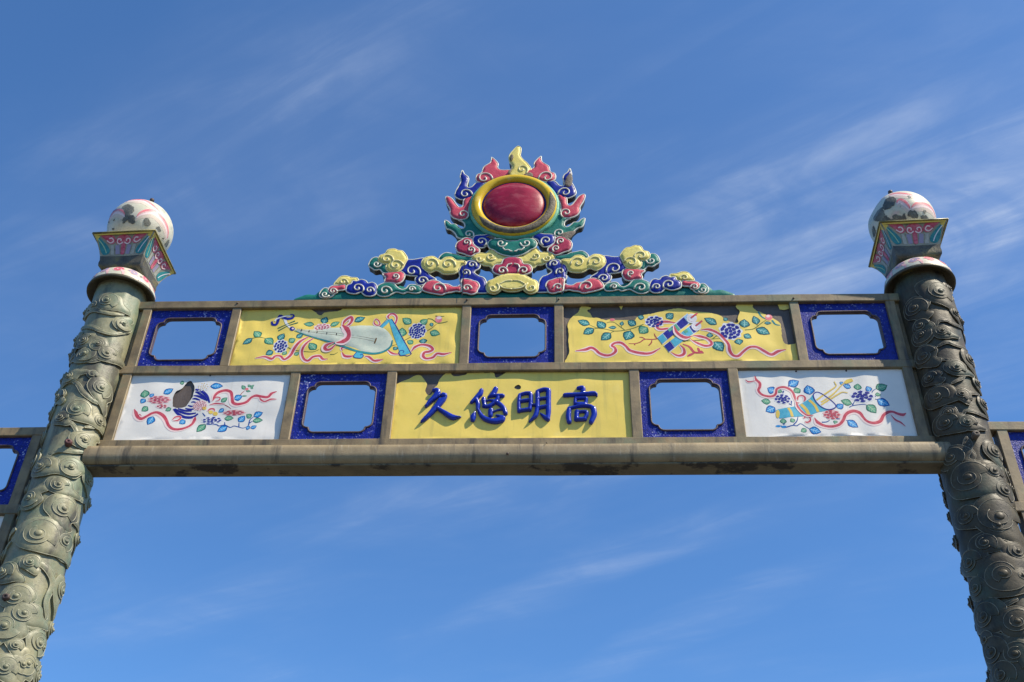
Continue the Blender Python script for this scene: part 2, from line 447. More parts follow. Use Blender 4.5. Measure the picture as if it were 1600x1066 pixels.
def glitter():
    m = bpy.data.materials.new('blue_mosaic'); m.use_nodes = True; nt = m.node_tree; N = nt.nodes; L = nt.links
    bs = N['Principled BSDF']; geo = N.new('ShaderNodeNewGeometry')
    vo = N.new('ShaderNodeTexVoronoi'); vo.inputs['Scale'].default_value = 125; L.new(geo.outputs['Position'], vo.inputs['Vector'])
    sp = N.new('ShaderNodeSeparateColor'); L.new(vo.outputs['Color'], sp.inputs[0])
    bl = N.new('ShaderNodeTexNoise'); bl.inputs['Scale'].default_value = 7; bl.inputs['Detail'].default_value = 3; L.new(geo.outputs['Position'], bl.inputs['Vector'])
    th = N.new('ShaderNodeMath'); th.operation = 'MULTIPLY_ADD'; L.new(bl.outputs['Fac'], th.inputs[0]); th.inputs[1].default_value = .8; th.inputs[2].default_value = -.42
    ad = N.new('ShaderNodeMath'); ad.operation = 'ADD'; L.new(sp.outputs[0], ad.inputs[0]); L.new(th.outputs[0], ad.inputs[1])
    mr = N.new('ShaderNodeMapRange'); mr.inputs['From Min'].default_value = .86; mr.inputs['From Max'].default_value = 1.16; L.new(ad.outputs[0], mr.inputs['Value'])
    dm = N.new('ShaderNodeMapRange'); dm.inputs['From Min'].default_value = .35; dm.inputs['From Max'].default_value = .15; L.new(vo.outputs['Distance'], dm.inputs['Value'])
    mu = N.new('ShaderNodeMath'); mu.operation = 'MULTIPLY'; L.new(mr.outputs[0], mu.inputs[0]); L.new(sp.outputs[1], mu.inputs[1])
    x1 = N.new('ShaderNodeMix'); x1.data_type = 'RGBA'; L.new(sp.outputs[2], x1.inputs[0]); x1.inputs[6].default_value = (.004, .010, .15, 1); x1.inputs[7].default_value = (.009, .020, .27, 1)
    x2 = N.new('ShaderNodeMix'); x2.data_type = 'RGBA'; L.new(mu.outputs[0], x2.inputs[0]); L.new(x1.outputs[2], x2.inputs[6]); x2.inputs[7].default_value = (.62, .66, .92, 1)  # pale specks are glints put into the base colour
    L.new(x2.outputs[2], bs.inputs['Base Color']); bs.inputs['Roughness'].default_value = .45; bs.inputs['Specular IOR Level'].default_value = .25
    bp = N.new('ShaderNodeBump'); bp.inputs['Strength'].default_value = .4; bp.inputs['Distance'].default_value = .004; L.new(vo.outputs['Distance'], bp.inputs['Height']); L.new(bp.outputs[0], bs.inputs['Normal'])
    MAT['blue_mosaic'] = m
glitter()

# ------------------------------------------------------------------ ground
mb = MB()
mb.add([(-400, -400, 0), (400, -400, 0), (400, 400, 0), (-400, 400, 0)], [(0, 1, 2, 3)], 'mortar', False)
g = mb.build('ground'); g['kind'] = 'structure'
mb = MB()
for i in range(-9, 9):
    for j in range(-12, 9):
        box(mb, i * .8 + .004, i * .8 + .796, j * .8 + .004, j * .8 + .796, .004, .02 + .002 * random.random(), 'stone_ground', .004)
pv = mb.build('paving', g); pv['kind'] = 'stuff'

# ------------------------------------------------------------------ lintel frame
ZT1, ZT0 = 6.228, 6.167       # top rail
ZM1, ZM0 = 5.712, 5.652       # middle rail
ZB1, ZB0 = 5.171, 5.070       # bottom rail (its foot is hidden by the beam)
SW = .029                     # half a stile
XU = [-2.321, -1.747, -.291, .283, 1.734, 2.321]
XL = [-2.330, -1.299, -.715, .726, 1.307, 2.324]
YF, YK, YS = 0.0, 0.075, 0.020   # frame front, frame back, panel surface
frame = thing('painted_gate_span', 'weathered bronze gate span with two rows of painted panels between the carved gateposts', 'gate', (0, .03, 5.07))
def bar(name, *a, parent=frame, mat='frame_bronze', **k):
    m = MB(); box(m, *a, mat, **k); return m.build(name, parent)
bar('rail', -2.40, 2.40, YF - .006, YK, ZT0, ZT1, nseg=30, wob=.004, bev=.005)
bar('rail', -2.40, 2.40, YF - .003, YK, ZM0, ZM1, nseg=30, wob=.003, bev=.005)
bar('rail', -2.41, 2.41, YF - .003, YK, ZB0, ZB1, nseg=20, wob=.002, bev=.005)
for x in XU: bar('stile', x - SW, x + SW, YF + .0, YK - .003, ZM1 - .003, ZT0 + .003, nseg=6, wob=.003, bev=.004)
for x in XL: bar('stile', x - SW - .001, x + SW + .001, YF + .0, YK - .003, ZB1 - .003, ZM0 + .003, nseg=6, wob=.003, bev=.004)

for s in (-1, 1):
    a, b = sorted((s * 2.345, s * 2.425)); bar('end_plate', a, b, YF + .022, YK - .008, ZB0 + .02, ZT1 - .012, bev=.003)
# the rounded beam below
zb, zt = 4.962, 5.084
prof = [(.03, zt - .001), (-.045, zt), (-.070, zt - .002), (-.079, zt - .008), (-.082, zt - .030), (-.083, zt - .062), (-.081, zt - .078), (-.073, zt - .096), (-.060, zt - .109), (-.050, zb + .008)]
mb = MB(); vs = []; fs = []; NS = 60
for i in range(NS + 1):
    x = -2.405 + 4.835 * i / NS
    d = .0035 * noise.noise((x * 1.7, 3.3, 0)); d2 = .003 * noise.noise((x * 2.1, 8.3, 0))
    for y, z in prof: vs.append((x, y + d, z + d2))
K = len(prof)
for i in range(NS):
    for k in range(K - 1): fs.append((i * K + k, i * K + k + 1, (i + 1) * K + k + 1, (i + 1) * K + k))
mb.add(vs, fs, 'beam_bronze')
beam = mb.build('beam', frame)
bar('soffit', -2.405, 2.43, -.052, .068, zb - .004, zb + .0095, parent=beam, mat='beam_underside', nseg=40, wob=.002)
bar('beam_core', -2.40, 2.425, -.03, .066, zb + .010, zt - .006, parent=beam, mat='beam_bronze')
# cracks, bolts and rust pins
def bolt(px, py, Y, r, mat, parent, name='bolt'):
    x, z = at(px, py, Y); m = MB()
    m.add([(x + r * k * math.cos(a), Y - (0 if k == 1 else .006), z + r * k * math.sin(a)) for k in (1, .6) for a in np.linspace(0, 2 * math.pi, 9)[:-1]],
          [(i, (i + 1) % 8, 8 + (i + 1) % 8, 8 + i) for i in range(8)] + [tuple(range(8, 16))], mat)
    m.build(name, parent)
for px, py in ((730, 468.5), (873, 467.5), (371, 474), (1240, 466)): bolt(px, py, -.008, .007, 'iron', frame)
bolt(793, 709, -.086, .008, 'iron', beam)
mb = MB()
for pts, w in ((Reg(860, 560, 7.615)((62, 945), (60, 990), (20, 1010), (-30, 1040), (-50, 1075)), [.004, .009, .006, .003]),):
    strip(mb, on(pts, -.03), w, lambda u, v, h: (u, -.0885 if v < 5.082 else -.005 - (5.11 - v) * 2.6, v), 'p_dark', 0)
mb.build('crack', beam)

# ------------------------------------------------------------------ panels
def skin_shape(amp, fx, fz, seed, wr=0.0):
    def und(x, z):
        n = amp * noise.noise((x * fx, seed, z * fz)) + .35 * amp * noise.noise((x * fx * 2.7, seed + 5, z * fz * 2.2))
        if wr: n += wr * noise.noise((x * 11, seed + 9, z * 1.3))
        return n
    return und
class Panel:
    def __init__(s, name, x0, x1, z0, z1, skin, und, outlines=None, holes=(), label=None):
        s.und = und
        s.mapf = lambda u, v, h: (u, YS - und(u, v) - h * .4, v)
        m = MB()
        box(m, x0 - .004, x1 + .004, YS + .010, YS + .035, z0 - .004, z1 + .004, 'brown_backing', .002)
        # the bare, slightly buckled metal sheet behind the paint skin
        relief(m, [[(x0, z0), (x1, z0), (x1, z1), (x0, z1)]], lambda u, v, h: (u, YS + .0065 - .0022 * noise.noise((u * 9, 2.2, v * 2)) - .5 * und(u, v), v), 'brown_backing', H=0, step=.035)
        s.obj = m.build(name, frame, label)
        outl = outlines or [[(x0, z0), (x1, z0), (x1, z1), (x0, z1)]]
        for o in outl:
            m = MB()
            relief(m, [o], s.mapf, skin, H=0, step=.022, skirt=.0022, side='brown_backing', holes=holes if len(o) > 3 or not outlines else ())
            m.build('painted_skin', s.obj)
        s.Y = YS
    def px(s, R, *pts): return on(R(*pts), YS)
    # --- painted motifs
    def done(s, mb, name): return mb.build(name, s.obj)
    def leaf(s, R, b, t, w, kind='leaf'):
        (bx, bz), (tx, tz) = s.px(R, b, t); w = w / R.k / 245.0 * .74
        b_, t_ = np.array((bx, bz)), np.array((tx, tz)); d = t_ - b_; n = np.array((-d[1], d[0])) / max(np.linalg.norm(d), 1e-9)
        bend = random.uniform(-.12, .12)
        def pt(a, sd, k): return b_ + d * a + n * (sd * w * k + bend * w * math.sin(math.pi * a))
        pr = [(0, .0), (.1, .42), (.28, .86), (.46, .95), (.55, .82), (.68, .74), (.84, .40), (1.0, 0)]
        mb = MB()
        for k, mt, h in ((1.0, '_edge', .0008), (.74, '', .0013)):
            sc = [(.5 + (a - .5) * (1 if k == 1 else .84), c * k) for a, c in pr]
            poly = [pt(a, 1, c) for a, c in sc] + [pt(a, -1, c) for a, c in sc[-2:0:-1]]
            relief(mb, [poly], lambda u, v, hh, h=h: s.mapf(u, v, h), 'p_' + kind + mt, H=0, step=.012)
        strip(mb, [pt(.12, 0, 0), pt(.5, 0, 0), pt(.85, 0, 0)], [w * .22, w * .12], s.mapf, 'p_' + kind + '_light', .0018)
        for a in (.3, .5):
            for sd in (1, -1): strip(mb, [pt(a, 0, 0), pt(a + .16, sd, .5)], [w * .14, w * .08], s.mapf, 'p_' + kind + '_light', .0018)
        s.done(mb, 'leaf')
    def leaves(s, R, kind, *rows):
        for b, t, w in rows: s.leaf(R, b, t, w, kind)
    def line(s, R, pts, w, mat, name='stem', h=.0010, closed=False):
        mb = MB(); k = 1 / R.k / 245.0
        strip(mb, s.px(R, *pts), [a * k for a in w] if hasattr(w, '__len__') else w * k, s.mapf, mat, h, closed=closed)
        return s.done(mb, name)
    def stems(s, R, mat, w, *lines):
        for l in lines: s.line(R, l, [w * 1.1, w, w * .6], mat)
    def ribbon(s, pts, w, red='p_red', name='ribbon'):
        k = 1 / 9.0 / 245.0; c = on(pts, YS); mb = MB(); w *= 1.18
        ws = [w * .25] + [w * random.uniform(.8, 1.15) for _ in range(max(1, len(pts) - 2))] + [w * .25]
        strip(mb, c, [a * 1.55 * k for a in ws], s.mapf, 'p_pale_pink', .0020)
        cs = [(x + w * .18 * k, z + w * .12 * k) for x, z in c]
        strip(mb, cs, [a * .82 * k for a in ws], s.mapf, red, .0026)
        return s.done(mb, name)
    def flower(s, R, c, rx, ry, mat, n=(1, 6, 10), base='p_white', core=None, size=1.0):
        (x0, z0), (x1, _), (_, z1) = s.px(R, c, (c[0] + rx, c[1]), (c[0], c[1] - ry))
        ax, az = x1 - x0, z1 - z0; mb = MB(); rng = random.Random(int(c[0] * 7 + c[1]))
        out = [(x0 + ax * (1 + .09 * math.cos(a * 9)) * math.cos(a), z0 + az * (1 + .09 * math.cos(a * 9)) * math.sin(a)) for a in np.linspace(0, 2 * math.pi, 40)[:-1]]
        relief(mb, [out], lambda u, v, h: s.mapf(u, v, .0012), base, H=0, step=.014)
        for ring, cnt in enumerate(n):
            rr = ring / max(1, len(n) - .25) if len(n) > 1 else 0
            ps = .55 / len(n) * size
            for i in range(cnt):
                a = 2 * math.pi * (i + .5 * (ring % 2)) / cnt + rng.uniform(-.1, .1)
                px_, pz_ = x0 + ax * rr * math.cos(a), z0 + az * rr * math.sin(a)
                pet = []
                for b in np.linspace(0, 2 * math.pi, 9)[:-1]:
                    u = ps * .80 * math.cos(b); v = ps * 1.05 * math.sin(b) * (1.1 if math.cos(b) > 0 else .7)
                    pet.append((px_ + ax * (u * math.cos(a) - v * math.sin(a)), pz_ + az * (u * math.sin(a) + v * math.cos(a))))
                relief(mb, [pet], lambda u, v, h: s.mapf(u, v, .0034), (core if core and ring == 0 else mat), H=0, step=.012)
        s.done(mb, 'flower')
    def poly(s, mb, R, pts, mat, h=.0012, sm=3):
        p = s.px(R, *pts)
        relief(mb, [smooth(p, sm) if sm else p], lambda u, v, hh: s.mapf(u, v, h), mat, H=0, step=.015)
    def blob(s, R, c, rx, ry, mat, name, h=.0014, n=14):
        mb = MB(); s.poly(mb, R, [(c[0] + rx * math.cos(a), c[1] + ry * math.sin(a)) for a in np.linspace(0, 2 * math.pi, n + 1)[:-1]], mat, h, 0)
        return s.done(mb, name)

def rect(x0, x1, z0, z1): return [(x0, z0), (x1, z0), (x1, z1), (x0, z1)]
def ragged(p, amp=.003, n=6, seed=1):
    q = smooth(p, n, False); return [tuple(a + amp * noise.noise_vector((a[0] * 60, seed, a[1] * 60)).xz) if False else (a[0] + amp * noise.noise((a[0] * 70, seed, a[1] * 70)), a[1] + amp * noise.noise((a[0] * 70, seed + 7, a[1] * 70))) for a in q]

PA, PB = Reg(360, 475, 8.649), Reg(540, 475, 8.649)
PC, PD = Reg(880, 470, 8.649), Reg(1060, 470, 8.649)
PE, PF = Reg(185, 580, 9.693), Reg(310, 580, 9.693)
PG, PH = Reg(1150, 575, 9.693), Reg(1290, 575, 9.693)
LA, LB, TT = Reg(645, 595, 10.32), Reg(790, 595, 10.32), Reg(560, 560, 7.615)
IN = .002

# ---- yellow panel with the lute
x0, x1 = XU[1] + SW - IN, XU[2] - SW + IN
notch = ragged(on(PA((1050, 20), (1090, 75), (1150, 110), (1190, 146), (1225, 150), (1290, 112), (1450, 100), (1520, 70), (1560, 20)), YS))
top = [(x, z) for x, z in notch]
out = [(x0, ZM1 - .01), (x1, ZM1 - .01), (x1, ZT0 + .004)] + [(x, min(z, ZT0 + .004)) for x, z in top[::-1]] + [(x0, ZT0 + .004)]
lute = Panel('lute_panel', x0, x1, ZM1, ZT0, 'yellow_skin', skin_shape(.012, 4.2, 6, 1.3, .0022), [out], label='yellow panel painted with a white lute, ribbons and blue flowers')
P = lute
P.stems(PA, 'p_olive', 12, [(300, 470), (400, 455), (470, 470)], [(760, 580), (850, 620), (1000, 645), (1120, 650), (1200, 615)], [(1345, 680), (1400, 680), (1450, 655)])
P.stems(PB, 'p_brown', 10, [(600, 575), (650, 560), (700, 545)], [(790, 490), (860, 450), (910, 430)], [(1080, 375), (1170, 330), (1230, 280)])
P.stems(PB, 'p_olive', 16, [(1110, 205), (1170, 215), (1230, 265)], [(1240, 270), (1310, 265), (1380, 250)], [(1215, 170), (1270, 180), (1335, 178)])
P.leaves(PA, 'teal', ((300, 470), (165, 550), 70), ((650, 495), (730, 400), 80), ((580, 640), (475, 690), 70), ((890, 460), (985, 400), 60), ((1255, 260), (1300, 165), 80))
P.leaves(PA, 'leaf', ((400, 455), (320, 370), 85), ((470, 470), (580, 555), 90), ((760, 640), (700, 690), 50), ((790, 520), (880, 470), 70), ((1160, 620), (1065, 530), 85), ((860, 690), (930, 650), 50), ((1130, 270), (985, 265), 60), ((1350, 300), (1480, 240), 65))
P.leaves(PB, 'teal', ((120, 250), (270, 185), 75), ((1050, 470), (1050, 540), 80), ((1150, 260), (1175, 315), 40), ((690, 580), (650, 630), 55))
P.leaves(PB, 'leaf', ((890, 270), (770, 200), 85), ((1010, 280), (1110, 210), 80), ((755, 440), (765, 320), 95), ((910, 540), (830, 490), 60), ((1140, 380), (1280, 420), 80))
P.flower(PA, (680, 575), 98, 88, 'p_navy', (1, 6, 10), size=1.05)
P.flower(PB, (970, 365), 120, 105, 'p_navy', (1, 6, 11, 16), size=1.1)
P.flower(PA, (1240, 315), 115, 60, 'p_magenta', (1, 6, 10), base='p_pale_pink', size=.9)
P.blob(PB, (1258, 218), 50, 44, 'p_hot', 'flower_bud'); P.blob(PB, (1265, 198), 36, 20, 'p_pale_pink', 'flower_bud', .0018)
P.ribbon(PA((335, 742), (460, 720), (550, 750), (600, 710), (670, 710), (720, 755), (800, 700), (860, 600), (940, 510), (1060, 440)), 36)
P.ribbon(PA((1130, 455), (1020, 540), (960, 640), (980, 740), (1040, 772), (1110, 720), (1200, 705), (1240, 745), (1310, 745)), 36)
P.ribbon(PA((1500, 655), (1540, 715), (1610, 725), (1660, 712)) , 34)
P.ribbon(PB((250, 715), (310, 725), (370, 775), (430, 775), (505, 758)), 34)
P.ribbon(PB((545, 610), (630, 680), (730, 690)), 36)
P.ribbon(PB((880, 650), (930, 590), (1020, 555), (1120, 570), (1170, 620), (1120, 650), (1060, 660), (1040, 710), (1080, 745), (1170, 730), (1230, 680), (1320, 692), (1425, 668)), 40)
P.ribbon(PB((-50, 640), (-60, 600), (0, 590), (30, 600)), 30)
# lute
lm = P.px
mb = MB()
body = P.px(PA, (850, 335), (1000, 343), (1300, 330), (1500, 322)) + P.px(PB, (100, 308), (240, 298), (400, 305), (520, 340), (600, 410), (632, 490), (600, 575), (520, 635), (400, 665), (250, 645), (100, 592), (-60, 550)) + P.px(PA, (1350, 512), (1100, 437), (870, 362))
relief(mb, [smooth(body, 4)], P.mapf, 'p_lute', H=.007, w=.03, step=.02)
lob = P.done(mb, 'lute')
def sub(R, pts, w, mat, h, name, closed=False):
    return P.line(R, pts, w, mat, name, h, closed)
sub(PA, [(870, 365), (1100, 442), (1350, 520), (1540, 580), (1680, 632), (1820, 660), (1957, 672), (2077, 642), (2165, 575), (2190, 490)], [10, 22, 30, 34, 34, 30, 16], 'p_teal', .004, 'lute_edge')
for c in ((965, 356), (1065, 368), (1172, 381), (1305, 401), (1437, 418)): sub(PA, [(c[0] + 2, c[1] - 16), (c[0] - 4, c[1] + 16)], 11, 'p_dark', .0082, 'fret')
sub(PB, [(418, 462), (405, 495), (388, 532)], 18, 'p_brown', .0082, 'bridge')
for o in (-12, 14): sub(PA, [(900, 345 + o * .3), (1300, 395 + o), (1560, 430 + o), (1960, 490 + o)], 3.5, 'p_brown', .0081, 'string')
sub(PA, [(560, 235), (570, 275), (620, 275), (645, 225), (670, 165), (720, 190), (780, 205), (845, 190), (855, 155), (810, 148)], [24, 34, 38, 40, 34, 40, 40, 34, 22, 14], 'p_navy', .0030, 'lute_head')
sub(PA, [(600, 235), (625, 205), (690, 185), (760, 170), (815, 170)], [20, 22, 14, 16, 22], 'p_white', .0034, 'lute_head')
sub(PA, [(735, 205), (760, 270), (805, 325)], [36, 34, 24], 'p_white', .0026, 'lute_neck')
sub(PA, [(640, 328), (760, 280), (875, 233)], [18, 10, 18], 'p_leaf_edge', .0032, 'peg'); sub(PA, [(648, 362), (780, 300), (915, 255)], [18, 10, 18], 'p_leaf_edge', .0032, 'peg')
P.blob(PA, (838, 340), 34, 28, 'p_navy', 'neck_knob', .0036); P.blob(PA, (846, 338), 16, 12, 'p_pale_pink', 'neck_knob', .0042)
sub(PB, [(480, 325), (540, 275), (600, 215)], [50, 52, 40], 'p_sky', .0014, 'stand_leg'); sub(PB, [(465, 318), (510, 270), (560, 215)], 8, 'p_navy', .0020, 'stand_leg')
sub(PB, [(605, 215), (650, 330), (700, 440), (760, 570), (810, 690)], [44, 62, 84, 104, 130], 'p_sky', .0030, 'stand_leg'); sub(PB, [(625, 215), (700, 330), (765, 450), (890, 680)], 11, 'p_navy', .0036, 'stand_leg')
sub(PB, [(775, 665), (790, 645), (765, 635), (730, 645), (720, 675), (745, 705), (800, 700), (840, 708), (890, 680)], 10, 'p_navy', .0036, 'stand_foot')
mb = MB(); P.poly(mb, PB, [(150, 648), (230, 662), (240, 700), (215, 738), (125, 735), (112, 710)], 'p_sky', .0030, 0); P.done(mb, 'stand_foot')
sub(PB, [(155, 650), (112, 712), (130, 736), (215, 738), (242, 700), (215, 685), (200, 700)], 10, 'p_navy', .0036, 'stand_foot')
P.ribbon(PB((380, 245), (410, 215), (450, 245), (460, 290), (420, 300), (385, 270), (385, 240)), 20)
P.ribbon(PB((590, 220), (570, 185), (610, 150), (660, 155), (690, 200), (670, 270), (640, 300)), 26)
RB = P.ribbon(PA((1500, 300), (1560, 350), (1590, 420), (1570, 480), (1510, 520), (1420, 540)), 62); RB.location.y -= .0026
RB = P.ribbon(PA((1430, 545), (1340, 620), (1270, 615), (1290, 565), (1400, 530)), 42); RB.location.y -= .0016
RB = P.ribbon(PA((1510, 305), (1540, 240), (1620, 190), (1640, 230), (1600, 290), (1540, 310)), 38); RB.location.y -= .0016

# ---- yellow panel with the two scrolls, its skin torn at the top
x0, x1 = XU[3] + SW - IN, XU[4] - SW + IN
tear = ragged(on(PC((20, 820), (60, 760), (85, 680), (70, 560), (75, 450), (60, 330), (95, 240), (180, 170), (215, 130), (240, 85), (300, 78), (380, 95), (330, 130), (370, 170), (400, 220), (470, 225), (560, 255), (640, 245), (700, 255), (850, 260), (960, 268), (1000, 230), (1100, 195), (1200, 180), (1300, 160), (1400, 135), (1520, 110)) +
     PD((60, 118), (180, 140), (400, 160), (540, 190), (590, 215), (620, 240), (720, 290), (805, 300), (800, 230), (830, 150), (785, 100), (805, 40), (985, 40), (1010, 90), (1050, 130), (1160, 170), (1270, 230), (1370, 300), (1390, 380), (1400, 500), (1430, 580), (1490, 600), (1560, 585), (1640, 565)), YS), .004, 4, 3)
tear = [(min(max(x, x0), x1), min(z, ZT0 + .004)) for x, z in tear]
out = [(tear[0][0], ZM1 - .01), (x1, ZM1 - .01)] + tear[::-1]
fl1 = on(PC((735, 40), (820, 40), (785, 125)), YS); fl2 = on(PD((1340, 40), (1505, 40), (1492, 108), (1430, 122), (1370, 112)), YS)
scroll = Panel('scroll_panel', x0, x1, ZM1, ZT0, 'yellow_skin', skin_shape(.009, 4, 6, 21.7, .0026), [out, fl1, fl2], label='torn yellow panel painted with two blue scrolls and coral')
P = scroll
P.stems(PC, 'p_olive', 11, [(1085, 320), (960, 365), (830, 395), (700, 405), (580, 385), (460, 370), (350, 320)], [(470, 372), (440, 375), (410, 388)], [(690, 408), (660, 420), (640, 440)], [(830, 390), (760, 340), (690, 285)], [(785, 355), (788, 335)], [(905, 375), (908, 400)], [(690, 285), (630, 282), (585, 297)])
P.stems(PD, 'p_olive', 13, [(900, 395), (1020, 375), (1110, 310), (1190, 255)], [(60, 552), (300, 525), (440, 510), (590, 505)], [(460, 510), (500, 480), (545, 455)], [(1065, 330), (1062, 310)])
P.stems(PD, 'p_teal', 24, [(1080, 145), (1120, 205), (1180, 245)], [(1265, 262), (1310, 318), (1375, 335)])
P.leaves(PC, 'teal', ((360, 320), (195, 265), 85), ((415, 375), (270, 455), 90), ((570, 370), (460, 270), 95), ((640, 430), (510, 535), 95), ((910, 400), (840, 535), 115), ((720, 355), (610, 360), 42), ((790, 335), (800, 275), 42), ((985, 330), (870, 270), 80), ((1095, 240), (1005, 215), 62), ((1390, 240), (1490, 175), 85))
P.leaves(PC, 'leaf', ((1140, 360), (1030, 440), 110))
P.leaves(PD, 'teal', ((520, 320), (345, 235), 85), ((890, 365), (890, 250), 105), ((1065, 320), (1015, 200), 80), ((1045, 375), (1240, 455), 105), ((1160, 300), (1260, 300), 42), ((880, 460), (990, 510), 75), ((800, 520), (830, 605), 85), ((480, 545), (605, 685), 120), ((430, 490), (420, 425), 66), ((655, 275), (610, 225), 50))
P.flower(PC, (1235, 285), 132, 78, 'p_navy', (1, 6, 10), size=1.15); P.flower(PD, (705, 410), 155, 118, 'p_navy', (1, 6, 11), size=1.15)
P.blob(PD, (1222, 222), 50, 42, 'p_hot', 'flower_bud'); P.blob(PD, (1212, 205), 24, 20, 'p_pale_pink', 'flower_bud', .0018); P.blob(PC, (665, 252), 36, 18, 'p_hot', 'flower_bud')
for l in ([(885, 580), (970, 580), (1040, 560), (1100, 520), (1200, 522), (1290, 512)], [(1030, 490), (1070, 495), (1110, 518)], [(1230, 440), (1245, 480), (1275, 515)], [(1200, 525), (1190, 570), (1155, 608)], [(970, 580), (965, 602)]):
    P.line(PC, l, [10, 18, 16], 'p_coral', 'coral_branch', .0012)
for l in ([(60, 590), (150, 625), (210, 690), (280, 700), (345, 700)], [(120, 750), (170, 725), (220, 700)], [(262, 632), (275, 660), (285, 700)], [(300, 670), (330, 705)]):
    P.line(PD, l, [14, 34, 30, 16], 'p_red', 'coral_branch', .0012)
P.ribbon(PC((160, 690), (290, 670), (370, 640), (430, 665), (480, 712), (560, 742), (640, 735), (700, 690), (690, 640), (650, 612), (690, 575), (770, 570), (840, 620), (900, 680), (1050, 715), (1180, 710), (1310, 640)), 38)
P.ribbon(PC((1500, 370), (1400, 382), (1300, 388), (1262, 350), (1300, 300), (1400, 288), (1530, 305)), 36)
P.ribbon(PD((300, 388), (420, 392), (540, 445), (620, 525), (670, 600), (685, 680), (730, 745), (800, 760), (870, 700), (950, 645), (1050, 640), (1150, 690), (1250, 735), (1340, 690), (1445, 668)), 40)
P.ribbon(PD((160, 528), (250, 572), (350, 608), (425, 600), (440, 560), (380, 505), (280, 478), (190, 470)), 38)
P.ribbon(PC((1450, 700), (1530, 742), (1590, 742), (1630, 710), (1620, 650), (1570, 605)), 36)
def scroll_roll(a, b, w, segs):
    A, B = np.array(a, float), np.array(b, float); d = B - A; n = np.array((-d[1], d[0])) / np.linalg.norm(d) * w / 2
    m = MB(); P.poly(m, PC, [A - n * 1.06, B - n * 1.06, B + n * 1.06, A + n * 1.06], 'p_white', .0036, 0)
    for t0, t1, s0, s1, c in segs:
        q = [A + d * t0 + n * s0, A + d * t1 + n * s0, A + d * t1 + n * s1, A + d * t0 + n * s1]
        P.poly(m, PC, q, c, .0060 + (.0014 if c == 'p_leaf' else 0), 0)
    P.done(m, 'scroll')
scroll_roll((1303, 545), (1715, 225), 115, [(0.01, .17, -.9, .9, 'p_sky'), (.19, .50, -.9, .9, 'p_navy'), (.34, .46, -.9, -.2, 'p_leaf'), (.53, .60, -.9, .9, 'p_leaf'), (.62, .86, -.9, .9, 'p_navy'), (.87, .99, -.9, .9, 'p_blue_light')])
scroll_roll((1393, 655), (1790, 352), 115, [(0.01, .20, -.9, .9, 'p_navy'), (.22, .58, -.9, .9, 'p_sky'), (.42, .52, -.9, -.2, 'p_leaf'), (.60, .84, -.9, .9, 'p_sky'), (.66, .76, -.9, -.1, 'p_leaf'), (.86, .99, -.9, .9, 'p_navy')])
for c, r in (((178, 245), 72), ((243, 345), 68)):
    P.blob(PD, c, r, r * .86, 'p_white', 'scroll_end', .0090); P.line(PD, [(c[0] + r * .62 * math.cos(a), c[1] + r * .5 * math.sin(a)) for a in np.linspace(0, 5, 12)], 7, 'p_pale_pink', 'scroll_end', .0100)
    P.line(PD, [(c[0] - 10, c[1] - 5), (c[0] + 35, c[1] - 38), (c[0] + 78, c[1] - 70)], 24, 'p_red', 'scroll_rod', .0110)
RB = P.ribbon(PC((1490, 350), (1520, 430), (1580, 485), (1650, 510), (1730, 490)), 42); RB.location.y -= .0032

# ---- yellow panel with the four raised characters
x0, x1 = XL[2] + SW - IN, XL[3] - SW + IN
tear = ragged(on(TT((440, 310), (520, 272), (600, 242), (680, 200), (740, 202), (790, 260), (815, 310), (795, 380), (822, 430), (868, 425), (885, 370), (940, 310), (970, 240), (1030, 180), (1060, 140)), YS), .002, 5, 5)
t2 = ragged(on(TT((1095, 140), (1118, 200), (1190, 210), (1280, 192), (1310, 140)), YS), .003, 4, 6)
t3 = ragged(on(Reg(590, 560, 3.81)((600, 70), (640, 88), (690, 86), (705, 116), (740, 100), (785, 70)), YS), .002, 4, 7)
def cl(l): return [(min(max(x, x0), x1), min(z, ZM0 + .004)) for x, z in l]
out = [(x0, ZB1 - .01), (x1, ZB1 - .01), (x1, ZM0 + .004)] + cl(t3)[::-1] + cl(t2)[::-1] + cl(tear)[::-1]
hole = smooth(on(LB((140, 115), (170, 80), (215, 68), (248, 100), (235, 135), (185, 142)), YS), 3)
words = Panel('inscription_panel', x0, x1, ZB1, ZM0, 'yellow_skin', skin_shape(.005, 3.4, 5, 31.7, .0012), [out], holes=[hole], label='yellow panel with four raised blue Chinese characters')
P = words
def glyph(R, strokes, name='character'):
    polys = []
    for pts, w in strokes:
        k = 1 / R.k / 245.0
        polys.append(stroke_poly(on(R(*pts), YS - .012), [a * k * 1.04 for a in w]))
    m = MB(); relief(m, polys, lambda u, v, h: (u, YS - .010 - h, v), 'letter_blue', H=.012, w=.014, step=.0052, skirt=.013, side='letter_blue')
    m.build(name, P.obj)
glyph(LA, [([(335, 145), (385, 150), (395, 200), (340, 270), (280, 320), (212, 400)], [50, 85, 90, 78, 68, 40]), ([(450, 250), (500, 225), (470, 290), (400, 390), (300, 500), (200, 600), (140, 648)], [60, 100, 110, 88, 74, 62, 34]), ([(390, 430), (480, 485), (580, 550), (660, 585), (775, 575)], [46, 62, 80, 84, 10])])
